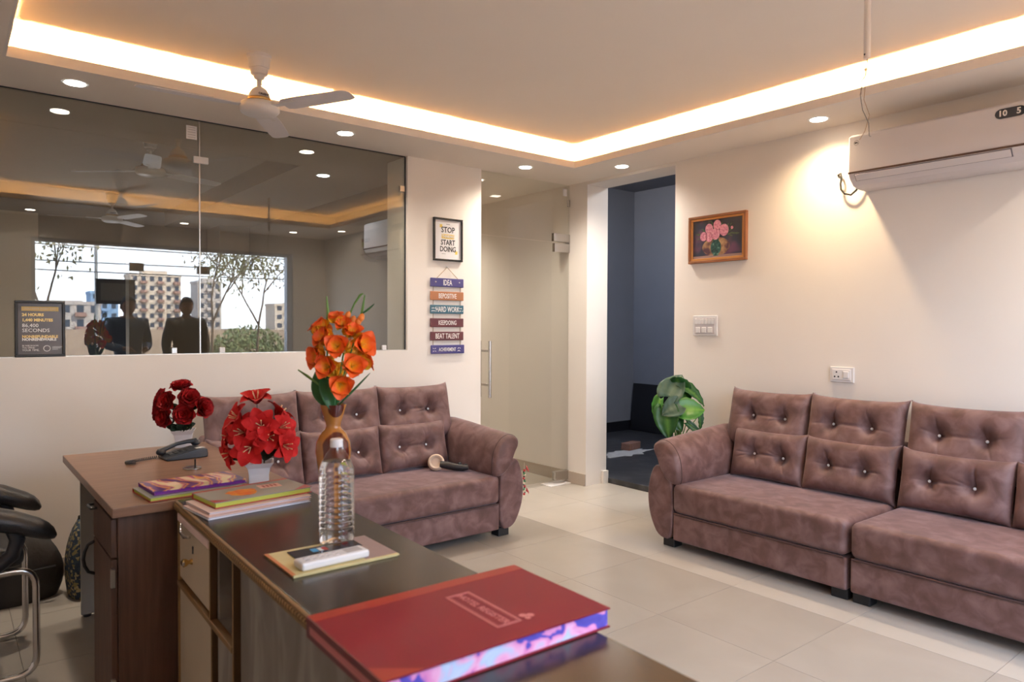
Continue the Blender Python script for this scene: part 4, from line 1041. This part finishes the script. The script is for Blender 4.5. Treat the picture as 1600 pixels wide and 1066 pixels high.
# folder, card, remote control
o = empty('paper_folder', (-3.643, -2.890, .7605), R(-1), 'cream folded paper folder with orange edge under the remote control', 'folder')
B().box(0, .285, 0, .205, 0, .004).build('sheet', 'folder_cream', o, bevel=.0006)
B().box(.195, .284, .012, .204, .004, .0046).build('mauve_print', 'folder_mauve', o)
B().box(0, .010, 0, .205, .0001, .0044).build('orange_edge', 'folder_edge', o)
B().box(.0, .278, -.004, .001, 0, .0065).build('folded_edge', 'folder_cream', o, bevel=.0006)
o = empty('black_card', (-3.590, -2.770, .7655), R(-2), 'black printed card behind the white remote control', 'card')
B().box(0, .185, 0, .060, 0, .002).build('card_sheet', 'dark_screen', o)
B().box(.055, .072, .018, .045, .002, .0024).build('logo_mark', 'card_blue', o); B().box(.074, .084, .018, .045, .002, .0024).build('logo_mark', 'white_print', o); B().box(.085, .098, .018, .045, .002, .0024).build('logo_mark', 'cover_red', o)
o = empty('remote_control', (-3.615, -2.878, .7652), R(1), 'white air-conditioner remote control lying on the folder', 'remote control')
B().box(0, .182, 0, .055, 0, .020).build('remote_body', 'white_plastic', o, bevel=.006, seg=3)
B().box(.125, .168, .012, .043, .0198, .0206).build('screen', 'grey_print', o, bevel=.0003)
for i in range(5):
    for j in range(2): B().box(.018+i*.019, .028+i*.019, .014+j*.018, .023+j*.018, .0198, .0212).build('button', 'lilac_grey', o, bevel=.0006)

# ================================================================== POTTED PLANT
pp = empty('potted_plant', (-.24, -1.37, 0), 0, 'green broad-leaved plant standing between lobby opening and right sofa', 'plant')
B().lathe([(.075, 0), (.08, .01), (.10, .46), (.105, .50), (.115, .50), (.115, .53), (.10, .53), (.098, .50)], 28).build('pot', 'pot_brown', pp, smooth=False)
B().lathe([(.001, .495), (.096, .495), (.096, .50), (.001, .505)], 20).build('soil', 'soil', pp)
def bigleaf(p, d, L_, w_, m, roll=0, droop=35):
    b = B(); nu, nv = 12, 8; v = []; t = []
    x = 0; z_ = 0
    for i in range(nu+1):
        s_ = i/nu; an = R(90)+R(droop)*(s_-.3)
        if i: x += math.sin(an)*L_/nu; z_ += math.cos(an)*L_/nu
        wd = w_*.5*(math.sin(PI*min(1, (s_*.93+.07)**.62))**.8)
        for j in range(nv+1):
            c = j/nv*2-1; back = -.16*L_*abs(c)**1.5*(1-s_)**3
            zz = z_+abs(c)*wd*.30-(.010*math.sin(abs(c)*3))+.004*math.sin(s_*26+abs(c)*5)
            v.append((x+back, c*wd, zz)); t.append(max(.001, min(1, abs(c)*1.4+.08)))
    f = [(i*(nv+1)+j, i*(nv+1)+j+1, (i+1)*(nv+1)+j+1, (i+1)*(nv+1)+j) for i in range(nu) for j in range(nv)]
    b.add(v, f, t); o = b.build('leaf', m, pp, smooth=True, rn=False, solid=.0008)
    return o
# leaf: base position (u right, w toward viewer, z), the direction of the upper face, blade roll about it
LV = [((-.085, .03, .875), (-.25, .8, .45), .19, .17, 'plant_leaf_grey', 68, 25), ((.0, -.02, .955), (.45, .6, .65), .22, .11, 'plant_leaf', -36, 40), ((-.005, .07, .785), (.15, .85, .5), .175, .15, 'plant_leaf_bright', 8, 30),
      ((-.01, .08, .83), (-.1, .9, .35), .14, .13, 'plant_leaf_grey', -150, 35), ((-.095, .04, .80), (-.30, .85, .2), .21, .16, 'plant_leaf', -84, 25), ((-.14, .0, .86), (-.7, .6, .2), .17, .09, 'plant_leaf_bright', -102, 30),
      ((-.05, .0, .85), (.1, .9, .4), .15, .13, 'plant_leaf', 25, 30), ((.135, .02, .76), (.5, .8, .1), .11, .045, 'plant_leaf', -90, 20), ((.04, .05, .70), (.3, .8, .4), .15, .05, 'plant_leaf', -42, 15), ((.0, -.06, .9), (.2, -.7, .6), .18, .14, 'plant_leaf', 90, 40), ((-.06, .03, .75), (-.1, .9, .3), .13, .11, 'plant_leaf', -60, 30), ((-.03, -.02, .93), (-.3, .6, .6), .14, .12, 'plant_leaf_grey', 120, 30)]
sr = Vector((.74, -.67, 0)); sf = Vector((-.74, -.67, 0)).normalized()
for (q, d, L_, w_, m, ro, dr_) in LV:
    p = sr*q[0]+sf*q[1]+Vector((0, 0, q[2])); dd = sr*d[0]+sf*d[1]+Vector((0, 0, d[2]))
    # blade points along local +x: choose roll so that it heads by angle ro measured on screen (0 = right, 90 = up)
    n_ = dd.normalized(); head = (sr*math.cos(R(ro))+Vector((0, 0, 1))*math.sin(R(ro))); head = (head-n_*head.dot(n_)).normalized()
    b = B(); side = n_.cross(head)
    M_ = Matrix(((head.x, side.x, n_.x, p.x), (head.y, side.y, n_.y, p.y), (head.z, side.z, n_.z, p.z), (0, 0, 0, 1)))
    lf = bigleaf((0, 0, 0), (0, 0, 1), L_*1.05, w_*1.15, m, 0, dr_); lf.matrix_local = M_
    B().tube([(random.uniform(-.02, .02), random.uniform(-.02, .02), .48), (p.x*.35, p.y*.35, .48+(q[2]-.48)*.55), tuple(p)], [.006, .005, .003], 6).build('stem', 'stem_green', pp, smooth=True)

# red bead and flower hanging behind the left sofa's arm
o = empty('bead_hanging', (-.735, -.25, 0), 0, 'red and cream beaded door hanging behind the left sofa arm', 'hanging')
for i in range(16):
    z = .05+i*.0125; m = ('bead_red', 'bead_black', 'bead_cream', 'bead_green', 'bead_black')[i % 5]
    B().ball((.006*math.sin(i*1.7), 0, z), .010 if m != 'bead_black' else .007, 8, 5).build('bead', m, o)
for (z, m) in ((.245, 'bead_red'), (.075, 'bead_red')):
    b = B(); orient(b, (0.01, -.01, z), (.6, -.6, .4))
    for k in range(6): petal(b, .034, .022, R(30), R(90), R(60*k), .3, .7, 4, 3)
    b.build('fabric_flower', m, o, smooth=True, rn=False, solid=.001)
B().tube([(0, 0, 0.0), (0, 0, .30)], .0015, 5).build('cord', 'bead_cream', o)

# ================================================================== VISITOR CHAIR AND BAGS
ch = empty('office_chair', (-4.36, -1.02, 0), 0, 'black cantilever chair with padded loop arms and chrome tube frame', 'chair')
def fil(P, r_=.06, n=5):
    out = [Vector(P[0])]
    for i in range(1, len(P)-1):
        a, b_, c = Vector(P[i-1]), Vector(P[i]), Vector(P[i+1]); d1_ = (a-b_).normalized(); d2_ = (c-b_).normalized()
        for k in range(n+1):
            t = k/n; out.append((b_+d1_*r_)*(1-t)**2+b_*2*t*(1-t)+(b_+d2_*r_)*t*t)
    out.append(Vector(P[-1])); return out
yw = .235
B().tube(fil([(-.25, -yw, .425), (.345, -yw, .425), (.345, -yw, .018), (-.26, -yw, .018), (-.26, yw, .018), (.345, yw, .018), (.345, yw, .425), (-.25, yw, .425)], .07), .0125, 10).build('frame', 'chrome', ch, smooth=True)
B().box(-.24, .31, -.235, .235, .435, .515).build('seat', 'black_leather', ch, bevel=.03, seg=4, smooth=False)
bk = B(); bk.rbox(-.30, 0, .80, .07, .46, .62, (0, R(-10), 0)); bk.build('backrest', 'black_leather', ch, bevel=.03, seg=4)
for s_ in (-1, 1):
    y = s_*.272
    pd_ = B(); n = 10; v = []; f = []
    path = [(-.24, .705), (-.12, .71), (.02, .695), (.16, .66), (.28, .62), (.355, .585), (.385, .570), (.402, .560), (.410, .553)]
    rs = [.042, .052, .060, .063, .061, .055, .045, .030, .008]
    for (x, z), r_ in zip(path, rs):
        for j in range(n):
            a = 2*PI*j/n; v.append((x, y+r_*1.05*math.cos(a), z+r_*.72*math.sin(a)))
    for i in range(len(path)-1):
        for j in range(n): f.append((i*n+j, i*n+(j+1) % n, (i+1)*n+(j+1) % n, (i+1)*n+j))
    f.append(tuple(range(n))[::-1]); f.append(tuple(range((len(path)-1)*n, len(path)*n)))
    pd_.add(v, f); am = pd_.build('armrest', 'black_leather', ch, smooth=True)
    B().tube([(.27, y, .60), (.285, y, .555), (.27, y, .50), (.21, y, .455), (.12, y, .435), (.0, y, .43), (-.14, y, .44), (-.24, y, .50), (-.27, y, .62), (-.235, y, .70)], .027, 10).build('arm_loop', 'black_plastic', am, smooth=True)
# bags on the floor by the wall
def softbag(name, cx, cy, w_, d_, h_, m, label, seed, extra=None):
    rnd = random.Random(seed); o = empty(name, (cx, cy, 0), 0, label, 'bag')
    n = 28; v = []; f = []; K = 9
    for k in range(K):
        t = k/(K-1); sc_ = (math.sin(PI*min(.97, .28+t*.66)))**.45; z = h_*t
        for i in range(n):
            a = 2*PI*i/n; e = (abs(math.cos(a))**3+abs(math.sin(a))**3)**(-1/3)
            wr = 1+.04*math.sin(a*5+seed+t*4)
            v.append((w_/2*sc_*e*math.cos(a)*wr, d_/2*sc_*e*math.sin(a)*wr, z+(.03*h_*math.sin(a*3+seed) if k > 0 else 0)))
    for k in range(K-1):
        for i in range(n): f.append((k*n+i, k*n+(i+1) % n, (k+1)*n+(i+1) % n, (k+1)*n+i))
    f.append(tuple(range(n))[::-1]); f.append(tuple(range((K-1)*n, K*n)))
    B().add(v, f).build('bag_body', m, o, smooth=True)
    B().tube([(-w_*.22, 0, h_*.93), (-w_*.2, .0, h_*1.06), (w_*.1, .02, h_*1.08), (w_*.22, 0, h_*.93)], .008, 6).build('strap', 'bag_black', o, smooth=True)
    if extra: extra(o)
    return o
softbag('shoulder_bag', -4.08, -.25, .52, .26, .36, 'bag_brown', 'large dark soft bag on the floor behind the black chair', 2, lambda o: B().tube([(-.22, -.135, .17), (0, -.145, .16), (.22, -.135, .17)], .006, 6).build('zip', 'bag_black', o))
softbag('backpack', -3.715, -.36, .20, .24, .37, 'bag_floral', 'dark floral patterned bag on the floor behind the desk panel', 5)

# ================================================================== PEOPLE (by the street window)
def person(loc, rz, top_m, label, hgt=1.70, lean=0.0, holding=False):
    o = empty('person', loc, rz, label, 'person')
    k = hgt/1.72
    J = {'pel': (0, 0, .97), 'waist': (0, 0, 1.08), 'chest': (0, 0, 1.28), 'ubk': (0, 0, 1.41), 'neck': (0, -.005, 1.48), 'head0': (0, -.01, 1.535),
         'shL': (.17, 0, 1.40), 'elL': (.235, .02, 1.13), 'wrL': (.20 if not holding else .12, -.06 if not holding else -.2, .90 if not holding else 1.10),
         'shR': (-.17, 0, 1.40), 'elR': (-.235, .02, 1.13), 'wrR': (-.20 if not holding else -.12, -.06 if not holding else -.2, .90 if not holding else 1.10),
         'hipL': (.09, 0, .82), 'knL': (.105, -.01, .50), 'anL': (.11, .02, .09), 'hipR': (-.09, 0, .82), 'knR': (-.105, -.01, .50), 'anR': (-.11, .02, .09)}
    def skin_mesh(name, chain, rad, m, sub=2):
        names = []; ed = []
        for c_ in chain:
            for a in c_:
                if a not in names: names.append(a)
            ed += [(names.index(c_[i]), names.index(c_[i+1])) for i in range(len(c_)-1)]
        me = bpy.data.meshes.new(name); me.from_pydata([tuple(x*k for x in J[a]) for a in names], ed, []); me.materials.append(MATS[m])
        ob = bpy.data.objects.new(name, me); C.objects.link(ob)
        ob.modifiers.new('skin', 'SKIN'); bpy.context.view_layer.update()
        for i, a in enumerate(names):
            r_ = rad[a]; r_ = r_ if isinstance(r_, tuple) else (r_, r_)
            me.skin_vertices[0].data[i].radius = (r_[0]*k, r_[1]*k)
        me.skin_vertices[0].data[0].use_root = True
        sb = ob.modifiers.new('sub', 'SUBSURF'); sb.levels = sub; sb.render_levels = sub
        dg = bpy.context.evaluated_depsgraph_get(); dg.update(); m2 = bpy.data.meshes.new_from_object(ob.evaluated_get(dg)); bpy.data.objects.remove(ob)
        m2.polygons.foreach_set('use_smooth', [True]*len(m2.polygons)); m2.materials.clear(); m2.materials.append(MATS[m])
        q = bpy.data.objects.new(name, m2); C.objects.link(q); q.parent = o; return q
    # one body surface, clothes as slightly wider shells over it
    body_r = {'pel': (.12, .09), 'waist': (.13, .095), 'chest': (.155, .11), 'ubk': (.12, .09), 'neck': .052, 'head0': .055, 'shL': .062, 'shR': .062, 'elL': .043, 'elR': .043, 'wrL': .028, 'wrR': .028,
              'hipL': .078, 'hipR': .078, 'knL': .057, 'knR': .057, 'anL': .040, 'anR': .040}
    body = skin_mesh('body', [('pel', 'waist', 'chest', 'ubk', 'neck', 'head0'), ('ubk', 'shL', 'elL', 'wrL'), ('ubk', 'shR', 'elR', 'wrR'), ('pel', 'hipL', 'knL', 'anL'), ('pel', 'hipR', 'knR', 'anR')], body_r, 'skin')
    J['collar'] = (0, -.003, 1.465); J['hem'] = (0, 0, .83)
    jr = {'hem': (.165, .13), 'collar': (.068, .066), 'pel': (.165, .125), 'waist': (.16, .12), 'chest': (.185, .135), 'ubk': (.15, .12), 'shL': .088, 'shR': .088, 'elL': .06, 'elR': .06, 'wrL': .042, 'wrR': .042}
    skin_mesh('jacket', [('hem', 'pel', 'waist', 'chest', 'ubk', 'collar'), ('ubk', 'shL', 'elL', 'wrL'), ('ubk', 'shR', 'elR', 'wrR')], jr, top_m)
    q = B(); q.ball((0, 0, .90*k), .15*k, 20, 12, (1.02, .80, .95))
    for s_ in (-1, 1): q.tube([(s_*x*k, y*k, z*k) for x, y, z in ((.078, 0, .93), (.088, 0, .80), (.098, -.005, .64), (.105, -.01, .49), (.108, .0, .30), (.11, .015, .06))], [r_*k for r_ in (.085, .096, .086, .074, .066, .062)], 14)
    q.build('trousers', 'trousers', o, smooth=True)
    # head with face (looks toward -y), deformed sphere
    b = B(); n, m_ = 24, 18; v = []; f = []
    for j in range(m_+1):
        a = PI*j/m_
        for i in range(n):
            t = 2*PI*i/n; x = .076*math.sin(a)*math.cos(t); y = .096*math.sin(a)*math.sin(t); z = -.118*math.cos(a)
            if z < 0: x *= 1-.30*(-z/.118)**1.5; y *= 1-.12*(-z/.118)
            if y < 0:
                y -= .026*math.exp(-(x/.011)**2-((z+.018)/.020)**2)     # nose
                y -= .007*math.exp(-(x/.022)**2-((z+.060)/.010)**2)     # lips
                y += .010*math.exp(-((abs(x)-.031)/.013)**2-((z-.008)/.012)**2)   # eye sockets
                y -= .008*math.exp(-(x/.02)**2-((z+.095)/.016)**2)      # chin
                y -= .005*math.exp(-((abs(x)-.03)/.02)**2-((z-.028)/.008)**2)   # brow
            v.append((x, y, z))
    for j in range(m_):
        for i in range(n): f.append((j*n+i, j*n+(i+1) % n, (j+1)*n+(i+1) % n, (j+1)*n+i))
    b.add(v, f); hd_ = b.build('head', 'skin', o, smooth=True, loc=(0, -.015*k, 1.60*k)); weld(hd_)
    q = B()
    for s_ in (-1, 1): q.ball((s_*.078, .005, -.005), .020, 8, 6, (.35, .8, 1.3))
    q.build('ears', 'skin', hd_, smooth=True)
    q = B()
    for s_ in (-1, 1): q.ball((s_*.031, -.079, .008), .010, 8, 6, (1.2, .6, .8))
    q.build('eyes', 'eye_white', hd_, smooth=True)
    q = B()
    for s_ in (-1, 1): q.ball((s_*.031, -.0845, .008), .0045, 8, 6, (1, .5, 1))
    q.build('irises', 'ink', hd_)
    q = B(); v = []; f = []
    for j in range(9):
        a = PI*(.5*j/8)
        for i in range(n):
            t = 2*PI*i/n; r_ = 1.06; y = .096*r_*math.cos(a-0)*math.sin(t); x = .076*r_*math.cos(a)*math.cos(t); z = 0
            z0 = .062-.098*max(0, min(1, (math.sin(t)+.75)/1.15)); z = z0+(.124-z0)*math.sin(a)
            v.append((x, y+.006, z))
    for j in range(8):
        for i in range(n): f.append((j*n+i, j*n+(i+1) % n, (j+1)*n+(i+1) % n, (j+1)*n+i))
    q.add(v, f); q.build('hair', 'hair', hd_, smooth=True, solid=.003)
    for s_, wn in ((1, 'wrL'), (-1, 'wrR')):
        w0 = Vector([c_*k for c_ in J[wn]]); el = Vector([c_*k for c_ in J['elL' if s_ > 0 else 'elR']]); d = (w0-el).normalized()
        side = Vector((s_*0.2, 1, 0)).cross(d).normalized(); nrm = d.cross(side).normalized(); fw_ = side.cross(d).normalized()
        q = B(); c0 = w0+d*.05; q.tube([w0-d*.01, w0+d*.02, w0+d*.055, w0+d*.09], [.024, .027, .034, .030], 10)
        for i_, (off, L_) in enumerate(((-.027, .055), (-.009, .068), (.009, .072), (.027, .062))):
            b0 = w0+d*.085+fw_*off; q.tube([b0-d*.02, b0+d*L_*.5, b0+d*L_*.8+side*-.012*s_, b0+d*L_+side*-.026*s_], [.010, .009, .008, .006], 7)
        b0 = w0+d*.035-fw_*.025; q.tube([b0, b0-fw_*.022+d*.02, b0-fw_*.030+d*.05], [.012, .010, .008], 7)
        q.build('hand', 'skin', o, smooth=True)
    for s_ in (-1, 1):
        q = B(); x = .11*s_*k
        q.ball((x, -.05, .045), .05, 12, 8, (.95, 2.3, .9)); q.box(x-.045, x+.045, -.155, .06, 0, .02); q.build('shoe', 'shoe', o, smooth=False)
    return o
person((-2.58, -4.78, 0), R(180-12), 'shirt_blue', 'person in dark blue jacket standing by the street window, left of the two', 1.71, holding=True)
person((-1.93, -4.80, 0), R(180), 'jacket', 'person in dark grey jacket standing before the street door, right of the two', 1.715)
o = empty('notice_board', (-2.86, -5.10, 1.62), 0, 'dark notice board fixed inside the street window', 'notice board')
B().box(0, .42, -.012, .008, 0, .30).build('board', 'notice_dark', o, bevel=.003); B().box(.05, .40, .008, .010, .04, .25).build('sheet', 'notice_paper', o)

# ================================================================== OUTDOORS
struct('ground', B().box(-120, 220, -420, -5.2, -.35, -.12), 'ground_dirt')
tag(B().box(-60, 90, -24.3, -24, -.12, 1.22).build('yard_wall', 'yard_wall'), 'low earthen boundary wall across the street', 'wall')
def building(loc, w_, d_, h_, fl_n, cols, m, band, label):
    o = empty('apartment_building', loc, 0, label, 'building')
    B().box(0, w_, -d_, 0, 0, h_).build('walls', m, o)
    B().box(w_*.25, w_*.75, -d_*.7, -d_*.2, h_, h_*1.08).build('roof_room', m, o)
    B().box(-.2, w_+.2, -d_-.2, .2, h_-.5, h_+.3).build('parapet', m, o)
    fh = h_/fl_n
    for i in range(fl_n):
        for j in range(cols):
            cw_ = w_/cols; x = j*cw_+cw_*.25; z = i*fh+fh*.30
            B().box(x, x+cw_*.5, .0, .06, z, z+fh*.5).build('window', 'window_dark', o)
            if j % 2: B().box(x-cw_*.15, x+cw_*.65, 0, 1.1, z-fh*.28, z+fh*.02).build('balcony', band, o)
    return o
building((43, -250, 0), 15, 10, 18, 6, 6, 'building_cream', 'building_band', 'cream apartment block with brown balconies, tallest in the reflection')
building((29, -230, 0), 7, 8, 11, 4, 3, 'building_blue', 'building_blue', 'small pale blue building left of the cream block')
building((66, -260, 0), 8, 9, 17, 5, 3, 'building_grey', 'building_grey', 'grey building right of the cream block')
building((12, -200, 0), 15, 9, 7, 2, 5, 'building_grey', 'building_band', 'low grey building far left beyond the yard wall')
building((86, -240, 0), 20, 9, 9, 3, 6, 'building_cream', 'building_blue', 'low cream building far right beyond the yard wall')
def tree(loc, h_, seed, label, spread=1.0, leafn=900, lm='dry_leaf', forks=2):
    rnd = random.Random(seed); o = empty('roadside_tree', loc, 0, label, 'tree'); b = B(); tips = []
    def grow(p, d, L_, r_, lv):
        pts = [p]; q = Vector(p); dd = Vector(d)
        for i in range(4):
            dd = (dd+Vector((rnd.uniform(-.12, .12), rnd.uniform(-.12, .12), .04))).normalized(); q = q+dd*L_/4; pts.append(tuple(q))
        b.tube(pts, [.75*r_*(1-.1*i) for i in range(5)], 6 if lv < 2 else 4)
        if lv >= 3: tips.append(q); tips.append(Vector(pts[2])); tips.append(Vector(pts[1])+Vector((0, 0, -.25))); return
        for i in range(forks if lv == 0 else 3):
            a = rnd.uniform(0, 2*PI); tilt = rnd.uniform(.35, .8)*spread
            nd = (dd+Vector((math.cos(a)*tilt, math.sin(a)*tilt, .15))).normalized()
            grow(tuple(q if i < 2 else Vector(pts[3])), nd, L_*rnd.uniform(.6, .8), r_*.6, lv+1)
    grow((0, 0, 0), (rnd.uniform(-.1, .1), 0, 1), h_*.42, h_*.014, 0)
    b.build('trunk', 'bark', o, smooth=True)
    lb = B()
    for i in range(leafn):
        t = rnd.choice(tips)+Vector((rnd.gauss(0, .22), rnd.gauss(0, .22), rnd.gauss(0, .18))); s_ = rnd.uniform(.03, .065)
        lb.M = Matrix.Translation(t) @ Euler((rnd.uniform(0, 6), rnd.uniform(0, 6), rnd.uniform(0, 6))).to_matrix().to_4x4()
        lb.add([(-s_, 0, 0), (0, -s_*.4, 0), (s_, 0, 0), (0, s_*.4, 0)], [(0, 1, 2, 3)])
    lv_ = lb.build('leaves', lm, o, rn=False); lv_['kind'] = 'stuff'
    return o
tree((-2.75, -11, -.12), 3.7, 3, 'thin forked street tree, leftmost outside the window', 1.0)
tree((.22, -11.4, -.12), 3.7, 11, 'slender street tree in the middle outside the window', .9)
tree((1.5, -12.2, -.12), 3.6, 21, 'leaning street tree, rightmost outside the window', 1.1)
def bush(loc, r_, seed, label, m='bush_leaf'):
    rnd = random.Random(seed); o = empty('bush', loc, 0, label, 'bush'); b = B()
    for i in range(2200):
        v_ = Vector((rnd.gauss(0, 1), rnd.gauss(0, 1), rnd.gauss(0, 1))).normalized()*r_*rnd.uniform(.6, 1); v_.z = abs(v_.z)*.9; s_ = r_*.05
        b.M = Matrix.Translation(v_) @ Euler((rnd.uniform(0, 6), rnd.uniform(0, 6), rnd.uniform(0, 6))).to_matrix().to_4x4()
        b.add([(-s_, 0, 0), (0, -s_*.5, 0), (s_, 0, 0), (0, s_*.5, 0)], [(0, 1, 2, 3)])
    q = b.build('foliage', m, o, rn=False); q['kind'] = 'stuff'
    B().tube([(0, 0, 0), (0, 0, r_*.5)], r_*.05, 6).build('stem', 'bark', o)
bush((4.5, -21.9, -.12), 1.7, 5, 'round green bush by the yard wall, right'); bush((9.5, -22.2, -.12), 1.4, 6, 'green bush by the yard wall behind the right tree'); bush((1.6, -7.2, -.12), .9, 9, 'low dark shrub just outside the window', 'dark_leaf')
for i, (z0, z1, sag) in enumerate(((4.6, 4.4, .15), (4.15, 4.2, .25), (3.8, 3.6, .2), (3.45, 3.5, .3), (3.25, 3.2, .12), (3.0, 3.15, .3), (2.75, 2.8, .2), (5.0, 4.9, .2))):
    y = -13-.15*i
    pts = [(-14+26*t/24, y, z0+(z1-z0)*t/24-sag*4*(t/24)*(1-t/24)) for t in range(25)]
    tag(B().tube(pts, .012, 5).build('overhead_cable', 'black_cable'), ('second', 'third', 'fourth', 'fifth', 'sixth', 'seventh', 'lowest', 'topmost')[i]+' black overhead cable from the top, strung across the street outside', 'cable', 'overhead cables outside the window')
p_ = empty('utility_pole', (-1.45, -14.6, -.12), 0, 'grey utility pole carrying the overhead cables', 'pole')
B().lathe([(.04, 0), (.03, 5.6)], 10).build('pole', 'pole_concrete', p_); B().box(-.5, .5, -.02, .02, 5.1, 5.16).build('crossarm', 'pole_concrete', p_)
